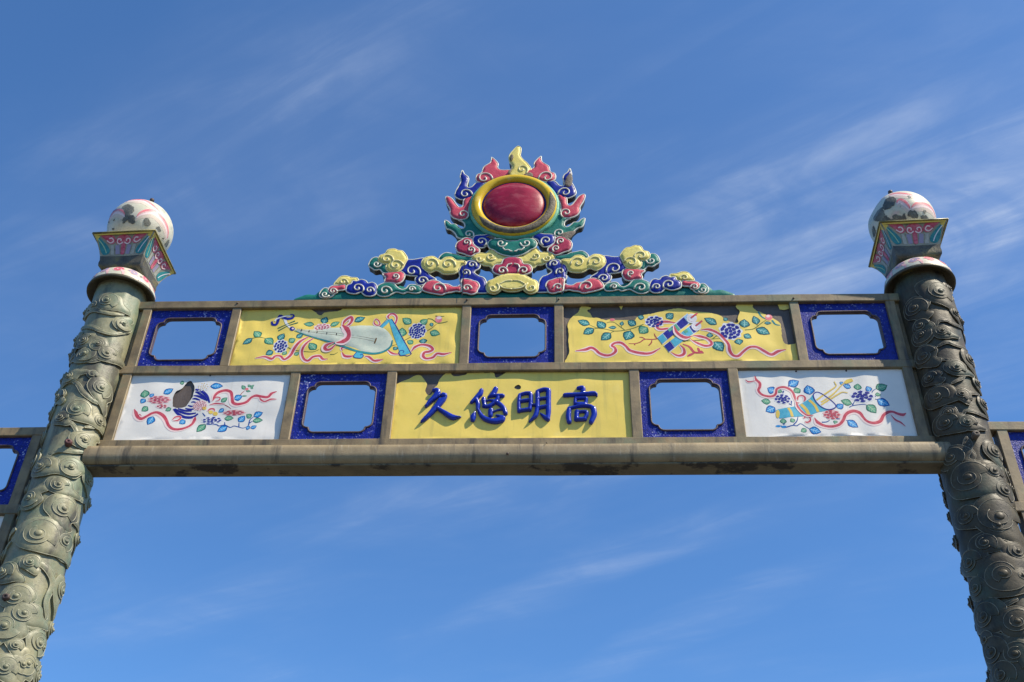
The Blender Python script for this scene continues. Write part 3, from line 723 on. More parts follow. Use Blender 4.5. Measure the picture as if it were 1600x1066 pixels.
glyph(LA, [([(1105, 150), (1080, 210), (1010, 280), (945, 340)], [66, 80, 65, 48]), ([(1020, 280), (1050, 370), (1045, 450)], [56, 68, 50]), ([(1003, 500), (972, 570), (965, 625)], [26, 85, 66]), ([(1058, 470), (1110, 560), (1190, 620), (1320, 645), (1430, 622), (1450, 590)], [40, 62, 78, 90, 96, 60]), ([(1340, 552), (1400, 570), (1450, 595)], [18, 50, 80]), ([(1140, 285), (1150, 350), (1160, 400)], [66, 58, 56]), ([(1140, 405), (1200, 412), (1260, 400)], [46, 46, 40]), ([(1335, 125), (1300, 190), (1220, 262)], [76, 74, 28]), ([(1240, 245), (1340, 232), (1450, 235)], [42, 48, 60]), ([(1375, 240), (1360, 300), (1285, 370), (1190, 412)], [58, 66, 58, 36]), ([(1290, 320), (1400, 370), (1470, 445), (1495, 520)], [46, 68, 66, 64]), ([(1258, 470), (1250, 555)], [78, 62]), ([(1300, 495), (1370, 468), (1450, 455)], [22, 24, 30]), ([(1185, 318), (1240, 308), (1300, 312)], [20, 26, 26])])
glyph(LB, [([(222, 235), (212, 350), (215, 488)], [52, 52, 50]), ([(225, 222), (320, 195), (395, 195)], [46, 50, 56]), ([(403, 205), (405, 330), (390, 462)], [56, 58, 52]), ([(235, 325), (390, 300)], [46, 46]), ([(220, 478), (300, 465), (390, 450)], [52, 52, 52]), ([(410, 382), (480, 382)], [32, 32]), ([(512, 170), (515, 300), (508, 450), (475, 560), (385, 650)], [62, 62, 62, 66, 22]), ([(515, 165), (620, 132), (690, 145)], [54, 58, 62]), ([(692, 150), (690, 300), (690, 480), (682, 610)], [74, 74, 74, 58]), ([(562, 520), (625, 575), (680, 612)], [16, 56, 70]), ([(520, 290), (680, 268)], [42, 42]), ([(520, 432), (670, 400)], [52, 52])])
glyph(LB, [([(1172, 112), (1240, 112), (1248, 175)], [54, 80, 70]), ([(955, 225), (1200, 215), (1430, 198), (1475, 238)], [62, 62, 66, 16]), ([(1125, 285), (1120, 368)], [48, 48]), ([(1125, 278), (1300, 275)], [42, 42]), ([(1303, 282), (1290, 368)], [48, 48]), ([(1122, 368), (1290, 366)], [48, 48]), ([(1025, 445), (1012, 560), (1026, 655)], [66, 76, 66]), ([(1020, 440), (1200, 402), (1350, 402), (1410, 435)], [44, 48, 56, 66]), ([(1418, 440), (1428, 540), (1378, 660)], [76, 80, 64]), ([(1150, 492), (1142, 615)], [66, 66]), ([(1150, 500), (1290, 490)], [42, 42]), ([(1308, 505), (1300, 560), (1262, 615)], [52, 54, 50]), ([(1135, 618), (1280, 612)], [54, 54])])

# ---- white panel with the striped ball
x0, x1 = XL[0] + SW - IN, XL[1] - SW + IN
blobp = ragged(on(PE((820, 530), (825, 460), (830, 390), (880, 310), (960, 270), (1010, 210), (1050, 165), (1095, 150), (1140, 200), (1155, 260), (1140, 330), (1120, 400), (1080, 450), (1030, 520), (980, 545), (880, 555), (822, 535)), YS), .002, 4, 8)
ballp = Panel('striped_ball_panel', x0, x1, ZB1, ZM0, 'white_skin', skin_shape(.008, 3.8, 5, 41.7, .002), None, holes=[blobp], label='white panel painted with a blue striped ball, one dark bare patch')
P = ballp
for pts, w in (([(1165, 280), (1260, 305), (1340, 380), (1382, 480)], 30), ([(1165, 315), (1210, 330), (1290, 390), (1345, 455)], 24), ([(1140, 372), (1200, 378), (1270, 410), (1320, 440)], 22), ([(1120, 420), (1170, 418), (1240, 445)], 20), ([(1100, 470), (1140, 465), (1180, 480)], 16),
               ([(832, 570), (900, 640), (1000, 690), (1120, 690), (1205, 640)], 30), ([(850, 565), (940, 612), (1060, 642), (1175, 630)], 24), ([(900, 562), (1000, 592), (1110, 600)], 22), ([(1010, 558), (1080, 575), (1140, 572)], 20), ([(1050, 515), (1100, 530), (1130, 530)], 18)):
    P.line(PE, pts, [w * .8, w * 1.5, w * 1.5, w * .8], 'p_navy', 'ball_stripe', .0012)
P.flower(PE, (1235, 522), 112, 78, 'p_magenta', (1, 7, 12, 16), base='p_pale_pink', size=.7)
P.flower(PE, (620, 440), 172, 62, 'p_magenta', (1, 6, 9), base='p_pink', size=1.0); P.flower(PE, (660, 535), 95, 36, 'p_red', (1, 5), base='p_pale_pink')
P.flower(PF, (75, 240), 95, 70, 'p_gold', (1, 6, 9), base='p_white', size=.6)
P.flower(PF, (205, 740), 165, 60, 'p_navy', (1, 6, 9), size=1.0); P.flower(PF, (540, 632), 172, 42, 'p_red', (1, 6, 8), base='p_pink', size=1.05)
for c, r in (((90, 562), 32), ((185, 618), 34), ((255, 640), 38)): P.blob(PF, c, r, r * .8, 'p_gold', 'flower', .0030)
P.ribbon(PF((130, 610), (170, 575), (225, 575), (235, 610)), 26)
P.leaves(PE, 'leaf', ((400, 410), (400, 288), 100), ((445, 540), (352, 612), 78), ((800, 560), (708, 600), 55), ((1000, 170), (930, 188), 55), ((1320, 800), (1180, 920), 90))
P.leaves(PE, 'blue', ((685, 350), (835, 268), 80), ((485, 405), (542, 348), 55), ((410, 425), (340, 495), 68), ((530, 685), (438, 815), 90), ((1010, 735), (920, 795), 75))
P.leaves(PF, 'blue', ((180, 235), (375, 225), 80), ((540, 430), (672, 380), 85), ((605, 770), (705, 675), 80), ((835, 690), (980, 628), 80), ((440, 835), (285, 918), 85), ((790, 868), (885, 828), 48), ((720, 850), (790, 860), 55), ((390, 570), (300, 620), 55))
P.leaves(PF, 'leaf', ((345, 470), (440, 400), 62), ((705, 280), (658, 215), 44), ((785, 245), (750, 205), 32), ((790, 245), (848, 212), 30), ((720, 300), (795, 312), 28), ((390, 715), (535, 712), 66), ((795, 712), (728, 655), 60), ((820, 755), (978, 742), 66), ((790, 250), (832, 272), 26), ((660, 380), (740, 378), 20))
P.blob(PF, (735, 275), 26, 20, 'p_hot', 'flower_bud')
P.stems(PF, 'p_blue_edge', 15, [(120, 800), (270, 808), (310, 830), (400, 815), (480, 852), (540, 830), (620, 850), (680, 862), (740, 840)], [(612, 845), (615, 780)], [(760, 820), (780, 740), (835, 695)], [(770, 790), (820, 758)], [(400, 815), (395, 770)], [(100, 680), (60, 630)])
P.stems(PF, 'p_coral', 11, [(635, 365), (670, 325), (705, 295)], [(400, 515), (450, 540), (495, 575)])
P.ribbon(PE((232, 585), (255, 640), (280, 700), (340, 730), (420, 690), (500, 645), (580, 632), (660, 672), (710, 740), (750, 830), (820, 882), (920, 882), (1020, 852), (1100, 800), (1140, 730), (1150, 690)), 40)
P.ribbon(PE((350, 690), (320, 660), (300, 690), (330, 700)), 14); P.ribbon(PE((810, 740), (850, 695), (920, 688), (930, 712), (890, 745), (820, 752)), 26)
P.ribbon(PF((205, 460), (240, 380), (300, 322), (400, 295), (480, 322), (500, 400), (512, 480), (570, 512), (660, 500), (730, 470), (790, 410), (860, 382), (930, 392), (1040, 405), (1100, 350), (1180, 318)), 38)
P.ribbon(PF((920, 392), (940, 440), (1000, 470), (1090, 438), (1182, 435)), 24); P.ribbon(PF((165, 515), (260, 492), (400, 505)), 28); P.ribbon(PF((215, 450), (260, 400), (320, 405), (310, 440), (260, 455)), 18)

# ---- white panel with the quiver
x0, x1 = XL[4] + SW - IN, XL[5] - SW + IN
quiv = Panel('quiver_panel', x0, x1, ZB1, ZM0, 'white_skin', skin_shape(.0045, 3.2, 4, 57.3, .0042), None, label='white panel painted with a blue tube of sticks and flowers')
P = quiv
P.stems(PG, 'p_blue_edge', 16, [(600, 885), (680, 880), (740, 905), (860, 875), (920, 880), (980, 845), (1060, 890), (1120, 922)], [(870, 865), (920, 810), (940, 740)], [(710, 860), (745, 850)], [(790, 300), (800, 250)], [(800, 545), (850, 570)], [(840, 500), (838, 555)], [(720, 350), (708, 395)], [(1300, 820), (1370, 815), (1420, 790)])
P.blob(PG, (640, 882), 40, 16, 'p_blue', 'stem'); P.blob(PG, (725, 895), 40, 18, 'p_blue', 'stem')
P.stems(PH, 'p_blue_edge', 13, [(360, 592), (420, 565), (560, 548), (620, 560)], [(410, 560), (450, 480)], [(400, 535), (432, 568)], [(690, 390), (720, 345), (762, 320)], [(160, 770), (260, 775), (340, 802)], [(520, 340), (600, 380)], [(750, 470), (785, 480)], [(750, 420), (760, 440)])
P.leaves(PG, 'blue', ((795, 275), (955, 192), 100), ((597, 355), (472, 308), 100), ((1122, 405), (1078, 258), 115), ((592, 600), (448, 665), 100), ((1108, 922), (1295, 970), 95))
P.leaves(PG, 'leaf', ((525, 520), (378, 500), 76), ((978, 318), (868, 365), 76), ((615, 335), (705, 372), 50), ((710, 848), (712, 768), 66), ((875, 832), (828, 768), 56), ((1065, 918), (982, 968), 56))
P.leaves(PH, 'leaf', ((482, 335), (488, 238), 80), ((758, 315), (935, 262), 100), ((748, 400), (842, 410), 48), ((620, 558), (770, 685), 105), ((402, 540), (228, 490), 85), ((170, 800), (140, 850), 50))
P.leaves(PH, 'blue', ((672, 365), (620, 278), 72), ((780, 470), (975, 568), 105), ((168, 605), (272, 548), 75), ((330, 790), (498, 898), 92), ((385, 300), (262, 258), 66), ((265, 242), (208, 218), 42))
P.flower(PG, (705, 475), 130, 78, 'p_navy', (1, 5, 8), size=1.22); P.flower(PH, (555, 432), 180, 92, 'p_navy', (1, 5, 8), size=1.25)
P.flower(PH, (95, 705), 135, 75, 'p_red', (1, 5, 8), base='p_pink', size=1.2)
P.ribbon(PG((275, 128), (300, 190), (350, 240), (350, 300), (330, 350), (380, 412), (480, 440), (560, 430), (597, 390), (612, 325), (700, 300), (790, 322), (850, 372), (880, 440), (890, 505)), 34)
P.ribbon(PG((140, 182), (190, 215), (300, 200)), 22)
P.ribbon(PG((1180, 760), (1230, 830), (1330, 878), (1454, 890), (1557, 862), (1617, 790), (1647, 720), (1707, 672), (1787, 655), (1867, 685), (1917, 750), (1977, 812), (2077, 842), (2177, 810), (2227, 720), (2297, 675), (2367, 672), (2437, 700), (2517, 716), (2565, 690)), 42)
P.ribbon(PH((985, 715), (1050, 790), (1130, 830), (1205, 888)), 24)
mb = MB()
P.poly(mb, PG, [(600, 645), (690, 622), (780, 605), (900, 580), (1000, 530), (1120, 460), (1175, 395), (1240, 520), (1340, 610), (1410, 635), (1240, 668), (1160, 700), (990, 732), (850, 748), (660, 768), (625, 715)], 'p_sky', .0022, 2)
q = P.done(mb, 'tube')
for pts, w in (([(790, 610), (830, 670), (852, 745)], 38), ([(985, 545), (1060, 620), (1105, 708)], 44), ([(1108, 485), (1190, 560), (1245, 664)], 38)): P.line(PG, pts, w, 'p_gold', 'tube_band', .0030)
P.blob(PG, (632, 702), 30, 62, 'p_gold', 'tube_end', .0030)
op = [(1172, 430), (1185, 385), (1235, 368), (1310, 400), (1427, 482), (1500, 550), (1512, 590), (1460, 622), (1390, 628), (1300, 592), (1215, 515)]
mb = MB(); P.poly(mb, PG, op, 'p_white', .0030, 3); P.done(mb, 'tube_mouth'); P.line(PG, op, 15, 'p_glaze' if False else 'p_navy', 'tube_mouth', .0046, True)
for l in ([(1220, 490), (1300, 430), (1400, 360), (1512, 280), (1505, 240), (1487, 205)], [(1290, 520), (1400, 450), (1500, 370), (1600, 262), (1657, 215)], [(1290, 560), (1400, 490), (1557, 392), (1620, 365), (1695, 378)]): P.line(PG, l, [26, 22, 16, 12], 'p_gold', 'stick', .0040)
P.line(PH, [(290, 228), (345, 200), (408, 182)], [40, 62, 46], 'p_gold', 'flower_bud', .0044)
def ring_pts(c, r, a0=0, a1=6.1): return [(c[0] + r * math.cos(a), c[1] + r * .85 * math.sin(a)) for a in np.linspace(a0, a1, 10)]
RB = P.ribbon(PG(*ring_pts((985, 465), 58, 2.6, 7.2)), 22); RB = P.ribbon(PG(*ring_pts((1072, 780), 52, 3.4, 8.6)), 22)
RB = P.ribbon(PG((900, 505), (930, 590), (1000, 672), (1080, 722), (1165, 722)), 30); RB.location.y -= .0014
RB = P.ribbon(PG((905, 560), (920, 530), (960, 530)), 18); RB.location.y -= .0014
for px_, R in (((910, 55), PG), ((312, 47), PH), ((180, 68), PF)):
    pass
bolt(*PG((910, 52))[0], YS - .003, .006, 'iron', quiv.obj, 'nail'); bolt(*PH((312, 44))[0], YS - .003, .006, 'iron', quiv.obj, 'nail'); bolt(*PF((180, 66))[0], YS - .003, .006, 'iron', ballp.obj, 'nail')

# ---- blue mosaic window panels
def window_outline(cx, cz, w, h, e=0.0, n=5):
    """rectangle whose corners are two round lobes meeting in an inward cusp"""
    w2, h2 = w / 2 + e, h / 2 + e
    c = [(w2 - .074, h2)]
    for t in np.linspace(0, 1, n + 1)[1:]:
        a = math.pi / 2 * t; c.append((w2 - .074 + .034 * math.sin(a), h2 - .030 * (1 - math.cos(a))))
    c.append((w2 - .037, h2 - .034))
    for t in np.linspace(0, 1, n + 1)[1:]:
        a = math.pi / 2 * t; c.append((w2 - .037 + .037 * math.sin(a), h2 - .034 - .034 * (1 - math.cos(a))))
    q1 = c; q2 = [(x, -z) for x, z in q1][::-1]; q3 = [(-x, -z) for x, z in q1]; q4 = [(-x, z) for x, z in q1][::-1]
    return [(cx + x, cz + z) for x, z in q1 + q2 + q3 + q4]
def window(x0, x1, z0, z1, parent, cz, w=.402, h=.325, label=None):
    cx = (x0 + x1) / 2 ; m = MB()
    o = [(x0, z0), (x1, z0), (x1, z1), (x0, z1)]; ho = window_outline(cx, cz, w, h)
    relief(m, [o], lambda u, v, hh: (u, YS - hh, v), 'blue_mosaic', H=0, step=0, skirt=.022, side='window_lip', holes=[ho], flat=True)
    # back face
    relief(m, [o], lambda u, v, hh: (u, YS + .022 - hh, v), 'frame_bronze', H=0, step=0, holes=[ho], flat=True)
    ob = m.build('window_panel', parent, label)
    m = MB(); tube(m, [(x + .0, YS - .004, z) for x, z in window_outline(cx, cz, w, h, .005)], .0055, 'window_lip', True)
    m.build('window_lip', ob)
for a, b in ((0, 1), (2, 3), (4, 5)):
    window(XU[a] + SW - IN, XU[b] - SW + IN, ZM1 - .002, ZT0 + .002, frame, 5.933)
for a, b in ((1, 2), (3, 4)):
    window(XL[a] + SW - IN, XL[b] - SW + IN, ZB1 - .002, ZM0 + .002, frame, 5.408, h=.352)

# ------------------------------------------------------------------ the crest on the top rail
CA, CB = Reg(460, 380, 8.889), Reg(620, 380, 8.421)
CC, CD = Reg(685, 225, 10.66), Reg(685, 310, 10.66)
crest = thing('flaming_pearl_crest', 'glazed crest of curling clouds and flames round a crimson pearl above the painted panels', 'roof ornament', (0, .03, ZT1))
CX = -.008; YC = .012; YB = .058
def spiral(c, r, a0, turn, n=22, sq=.80, turns=1.2):
    """scroll line in photo pixels: from the rim of radius r winding into the eye"""
    o = []
    for i in range(n):
        t = i / (n - 1); rr = r * (1 - .88 * t ** .85); a = math.radians(a0) + turn * t * turns * 2 * math.pi
        o.append((c[0] + rr * math.cos(a), c[1] + rr * sq * math.sin(a)))
    return o
def piece(name, mat, R, pts, spirals=(), layer=0, H=.0125, w=.016, rim='glaze_rim', mirror=True, rimr=.0052, extra=(), prepts=None, jag=True):
    """one glazed cloud or flame: pillowed body, raised pale rim and scroll lines"""
    outs = []
    base = on(R(*pts) if R else prepts, YC - layer)
    for sgn in ((1, -1) if mirror else (1,)):
        f = (lambda x: x) if sgn == 1 else (lambda x: 2 * CX - x)
        y0 = YC - layer - (.0007 if sgn < 0 else 0)
        mapf = lambda u, v, h, y0=y0: (u, y0 - h, v)
        o = smooth([(f(x), z) for x, z in base], 5)
        m = MB(); relief(m, [o], mapf, mat, H=H, w=w, step=.013, skirt=YB - y0, side='crest_side')
        ob = m.build(name, crest)
        if rim:
            m = MB(); cen = o.mean(0)
            tube(m, [(p[0], y0 - .002, p[1]) for p in o], rimr, rim, True)
            m.build('rim', ob)
        for (c, r, a0, tn) in spirals:
            m = MB(); sp = on(spiral(R(c)[0], r * 1.12 / R.k, a0, tn), y0 - H)
            tube(m, [(f(x), y0 - H * .9 - .002, z) for x, z in sp], [rimr * 1.1, rimr * .95, rimr * .9, rimr * 1.25], rim or 'glaze_rim')
            e = sp[-1]; m.build('scroll_line', ob)
        for l in extra:
            m = MB(); tube(m, [(f(x), y0 - H * .9 - .001, z) for x, z in smooth(on(R(*l), y0 - H), 4, False)], rimr * .95, rim or 'glaze_rim'); m.build('scroll_line', ob)
        outs.append(ob)
    return outs
cxp = 800.4
def mir(R, pts):
    """half outline (left, from top centre round to bottom centre) closed by its reflection, in photo pixels"""
    p = R(*pts); return p + [(2 * cxp - x, y - (x - cxp) * 0 - (cxp - x) * .016) for x, y in p[::-1]]
# base strip
base = CA((-20, 800), (0, 766), (60, 740), (180, 702), (280, 708), (330, 670), (390, 635), (470, 645), (560, 680), (700, 665), (900, 690), (1130, 600), (1230, 545), (1300, 522), (1400, 560), (1600, 620)) + CB((140, 562), (250, 562), (330, 600), (420, 640), (700, 650), (1000, 655), (1250, 650), (1400, 640), (1516, 640))
bp = on(base, YC); bl = [(x, max(z, ZT1 + .0)) for x, z in bp]
o = [(x, z) for x, z in smooth(bl, 4, False)]
full = o + [(2 * CX - x, z) for x, z in o[::-1]]
full = [(x, max(z, ZT1 + .002)) for x, z in full] + [(-o[0][0] + 2 * CX, ZT1 - .002), (o[0][0], ZT1 - .002)]
m = MB(); relief(m, [full], lambda u, v, h: (u, YC + .008 - h, v), 'glaze_teal', H=.010, w=.02, step=.02, skirt=.04, side='crest_side'); m.build('base_strip', crest)

piece('cloud', 'glaze_teal', CA, [(350, 720), (370, 670), (420, 632), (475, 645), (490, 700), (552, 708), (520, 745), (440, 768), (370, 757)], [((425, 712), 55, 20, 1)], .004)
piece('cloud', 'glaze_yellow', CA, [(550, 578), (600, 512), (650, 470), (720, 463), (790, 485), (865, 490), (882, 520), (820, 548), (760, 592), (680, 596), (600, 594)], [((680, 540), 58, 20, -1)], .003, rim='glaze_rim_yellow')
piece('cloud', 'glaze_pink', CA, [(468, 660), (490, 620), (550, 595), (640, 592), (700, 583), (718, 615), (690, 655), (605, 665), (590, 692), (540, 712), (490, 697)], [((535, 668), 52, 10, -1)], .007)
piece('cloud', 'glaze_blue', CA, [(718, 640), (740, 590), (790, 570), (810, 530), (870, 535), (925, 512), (990, 530), (1022, 565), (1080, 552), (1130, 580), (1150, 640), (1130, 710), (1080, 740), (990, 735), (945, 700), (930, 682), (860, 707), (780, 702), (730, 680)], [((880, 625), 82, 40, -1), ((1045, 655), 58, 20, -1)], .009)
piece('cloud', 'glaze_teal', None, None, (), .006, prepts=CA((1133, 660), (1150, 610), (1220, 570), (1300, 553), (1380, 570), (1430, 622), (1490, 652), (1545, 640)) + CB((160, 562), (215, 553), (290, 570), (328, 610), (300, 657), (220, 662), (140, 648), (90, 668), (0, 648)) + CA((1360, 710), (1290, 742), (1200, 742), (1145, 707)))
for f, R, c, r, a0 in ((1, CA, (1262, 660), 92, 10), (1, CB, (195, 605), 50, 10)):
    for sg in (1, -1):
        m = MB(); sp = on(spiral(R(c)[0], r / R.k, a0, -1), YC - .022); tube(m, [(x if sg > 0 else 2 * CX - x, YC - .022, z) for x, z in sp], [.0055, .005, .0065], 'glaze_rim'); m.build('scroll_line', crest)
piece('cloud', 'glaze_teal', CA, [(1033, 320), (1045, 270), (1080, 222), (1140, 203), (1185, 228), (1220, 290), (1290, 300), (1300, 420), (1235, 418), (1190, 372), (1120, 378), (1078, 352)], [((1145, 292), 58, 0, 1)], .002)
piece('cloud', 'glaze_pink', CA, [(1255, 520), (1270, 480), (1225, 432), (1330, 412), (1400, 405), (1480, 398), (1532, 440), (1520, 500), (1480, 550), (1420, 567), (1330, 552), (1262, 552)], [((1405, 460), 54, 90, -1)], .007)
piece('cloud', 'glaze_blue', CB, [(105, 300), (125, 230), (220, 224), (350, 205), (380, 240), (350, 300), (405, 370), (430, 425), (515, 482), (480, 500), (410, 512), (350, 552), (290, 557), (250, 520), (243, 470), (270, 440), (180, 432), (85, 412), (50, 370)], [((205, 370), 102, 30, -1), ((335, 492), 66, 10, -1)], .003)
piece('cloud', 'glaze_yellow', CA, [(1165, 240), (1190, 180), (1260, 153), (1300, 100), (1380, 86), (1440, 108), (1500, 118), (1552, 180), (1568, 230), (1530, 300), (1490, 372), (1420, 408), (1330, 408), (1278, 372), (1275, 320), (1300, 290), (1240, 295), (1185, 272)], [((1285, 222), 84, 20, -1), ((1410, 305), 92, 0, -1)], .010, H=.015, rim='glaze_rim_yellow')
piece('cloud', 'glaze_teal', CB, [(553, 210), (590, 160), (650, 133), (720, 144), (790, 155), (860, 180), (990, 185), (1000, 240), (900, 250), (800, 250), (700, 215), (600, 235)], (), .0)
piece('cloud', 'glaze_yellow', CB, [(323, 280), (345, 220), (400, 190), (480, 183), (540, 218), (580, 235), (640, 195), (720, 193), (780, 233), (860, 235), (908, 255), (900, 290), (860, 300), (830, 330), (790, 392), (700, 413), (610, 408), (550, 372), (510, 365), (440, 392), (385, 372), (338, 330)], [((450, 268), 88, 20, -1), ((675, 278), 92, 20, -1)], .010, H=.015, rim='glaze_rim_yellow')
piece('cloud', 'glaze_blue', CB, [(830, 430), (815, 365), (840, 310), (900, 290), (930, 248), (1000, 233), (1070, 250), (1097, 290), (1080, 340), (1030, 370), (1022, 400), (1080, 440), (1140, 462), (1172, 510), (1182, 580), (1205, 652), (1100, 662), (1000, 650), (900, 580), (850, 520), (822, 475)], [((990, 285), 58, 30, -1), ((905, 388), 58, 40, -1)], .004)
piece('cloud', 'glaze_pink', CB, [(333, 600), (360, 550), (410, 510), (480, 494), (550, 510), (600, 540), (680, 550), (740, 580), (800, 575), (840, 560), (844, 640), (780, 637), (720, 652), (650, 662), (590, 683), (510, 672), (430, 657), (350, 632)], [((545, 592), 92, 20, -1)], .010)
piece('cloud', 'glaze_pink', CB, [(850, 500), (880, 478), (950, 483), (1010, 503), (1060, 520), (1087, 570), (1062, 620), (1042, 662), (980, 678), (920, 662), (866, 652), (855, 590)], [((920, 592), 60, 10, -1)], .013)
piece('cloud', 'glaze_yellow', CB, [(988, 210), (1010, 160), (1080, 138), (1180, 138), (1240, 83), (1320, 128), (1420, 188), (1540, 200), (1540, 300), (1420, 290), (1300, 300), (1262, 340), (1220, 308), (1160, 302), (1110, 280), (1050, 258)], [((1085, 212), 55, 0, 1), ((1240, 178), 62, 30, 1)], .004, rim='glaze_rim_yellow')
piece('cloud', 'glaze_magenta', None, None, (), .012, mirror=False, prepts=mir(CB, [(1516, 190), (1460, 196), (1400, 222), (1375, 280), (1300, 290), (1262, 340), (1270, 385), (1320, 412), (1400, 425), (1516, 425)]))
piece('cloud', 'glaze_yellow', None, None, (), .016, mirror=False, rim='glaze_rim_yellow', H=.018, prepts=mir(CB, [(1516, 412), (1430, 416), (1340, 442), (1270, 482), (1200, 512), (1178, 580), (1190, 632), (1220, 660), (1290, 672), (1350, 642), (1380, 615), (1440, 637), (1516, 645)]))
piece('cloud', 'glaze_teal', None, None, (), .014, mirror=False, H=.02, w=.03, prepts=mir(CD, [(1226, 720), (1150, 718), (1100, 700), (1020, 682), (930, 683), (860, 710), (822, 770), (855, 838), (930, 868), (985, 910), (1060, 942), (1140, 962), (1226, 976)]))
def lines(R, ls, mat, y, r=.005, name='scroll_line'):
    for l in ls:
        for sg in (1, -1):
            m = MB(); q = smooth(on(R(*l), y), 4, False); tube(m, [(x if sg > 0 else 2 * CX - x, y, z) for x, z in q], r, mat); m.build(name, crest)
def spl(R, rows, mat, y, r=.0055):
    for c, rad, a0, tn in rows:
        for sg in (1, -1):
            m = MB(); q = on(spiral(R(c)[0], rad / R.k, a0, tn), y); tube(m, [(x if sg > 0 else 2 * CX - x, y, z) for x, z in q], [r, r * .9, r * 1.2], mat); m.build('scroll_line', crest)
spl(CB, [((1385, 362), 75, 20, -1)], 'glaze_rim', YC - .028); lines(CB, [[(1440, 330), (1460, 285), (1516, 270)]], 'glaze_rim', YC - .028)
spl(CB, [((1270, 592), 90, -60, 1)], 'glaze_rim_yellow', YC - .034); lines(CB, [[(1350, 545), (1430, 500), (1516, 492)], [(1345, 545), (1400, 590), (1516, 605)]], 'glaze_rim_yellow', YC - .034)
spl(CD, [((1045, 748), 95, 0, 1)], 'glaze_rim', YC - .034); lines(CD, [[(1070, 822), (1110, 860), (1165, 858), (1205, 882), (1228, 878)]], 'glaze_rim', YC - .034)
piece('cloud', 'glaze_blue', CD, [(575, 740), (590, 650), (650, 625), (750, 618), (830, 608), (910, 620), (947, 672), (900, 690), (850, 720), (825, 770), (760, 822), (690, 828), (615, 792)], [((715, 720), 92, 60, -1)], .008)
piece('cloud', 'glaze_magenta', CD, [(288, 800), (320, 740), (390, 700), (430, 673), (510, 668), (572, 700), (578, 760), (620, 810), (683, 860), (672, 912), (610, 932), (560, 967), (500, 962), (430, 932), (380, 917), (328, 902), (298, 860)], [((470, 735), 68, 60, -1), ((540, 855), 66, 60, -1)], .011)
# flames
piece('flame', 'glaze_teal', CD, [(103, 383), (160, 393), (210, 438), (280, 438), (330, 480), (380, 512), (425, 500), (442, 460), (430, 420), (385, 385), (340, 368), (450, 350), (520, 300), (580, 330), (640, 450), (740, 560), (830, 610), (700, 660), (580, 645), (480, 670), (380, 675), (315, 652), (280, 590), (210, 532), (135, 505)], [((505, 598), 84, 40, -1)], .0)
piece('flame', 'glaze_pink', CD, [(122, 20), (135, -22), (190, -10), (240, 30), (290, 100), (340, 155), (390, 152), (412, 120), (418, 60), (440, 15), (560, -30), (560, 40), (520, 120), (505, 200), (512, 270), (470, 342), (380, 362), (290, 347), (228, 312), (193, 250), (198, 190), (148, 100)], [((410, 265), 95, 60, -1)], .004)
piece('flame', 'glaze_blue', CC, [(400, 450), (432, 510), (485, 550), (503, 600), (485, 660), (472, 710), (500, 737), (560, 722), (600, 682), (650, 650), (780, 650), (730, 740), (650, 840), (600, 880), (545, 905), (430, 935), (345, 922), (276, 870), (298, 780), (350, 690), (378, 620), (363, 550), (380, 490)], [((450, 835), 105, 10, -1)], .002)
piece('flame', 'glaze_pink', CC, [(888, 230), (950, 280), (993, 340), (985, 400), (1030, 437), (1100, 442), (1200, 450), (1200, 560), (1050, 590), (950, 620), (900, 620), (850, 645), (740, 658), (648, 632), (626, 580), (650, 518), (720, 488), (750, 400), (820, 350), (865, 320), (883, 270)], [((765, 572), 125, 10, -1)], .004)
piece('flame', 'glaze_yellow', CC, [(1330, 46), (1368, 70), (1372, 130), (1362, 200), (1400, 260), (1470, 320), (1532, 400), (1534, 460), (1480, 505), (1400, 560), (1200, 560), (1168, 510), (1220, 440), (1230, 370), (1190, 310), (1178, 230), (1200, 170), (1250, 110), (1290, 68)], [((1395, 425), 100, 60, -1)], .008, mirror=False, rim='glaze_rim_yellow')
# worn bare tips
def bare(R, pts, y, mat='bare_biscuit', name='bare_patch'):
    m = MB(); relief(m, [ragged(on(R(*(pts + pts[:1])), y), .002, 4, 4)[:-1]], lambda u, v, h: (u, y - h, v), mat, H=.004, w=.006, step=0.01, skirt=.004); m.build(name, crest)
C2 = Reg(790, 210, 3.947)
bare(C2, [(364, 300), (378, 262), (402, 240), (414, 272), (408, 306), (392, 322), (372, 318)], YC - .018)
bare(C2, [(342, 612), (395, 598), (432, 600), (405, 634), (372, 655), (346, 648)], YC - .016)
bare(CC, [(1200, 180), (1240, 178), (1248, 220), (1222, 272), (1196, 262)], YC - .0255, 'bare_dark'); bare(CC, [(1160, 455), (1218, 408), (1222, 425), (1190, 490), (1165, 490)], YC - .0255, 'bare_dark')
bare(CC, [(1450, 505), (1520, 470), (1570, 500), (1560, 545), (1430, 540)], YC - .0255, 'bare_biscuit')
bare(CD, [(790, 640), (850, 618), (910, 630), (930, 668), (880, 672), (830, 650)], YC - .0245, 'bare_biscuit')
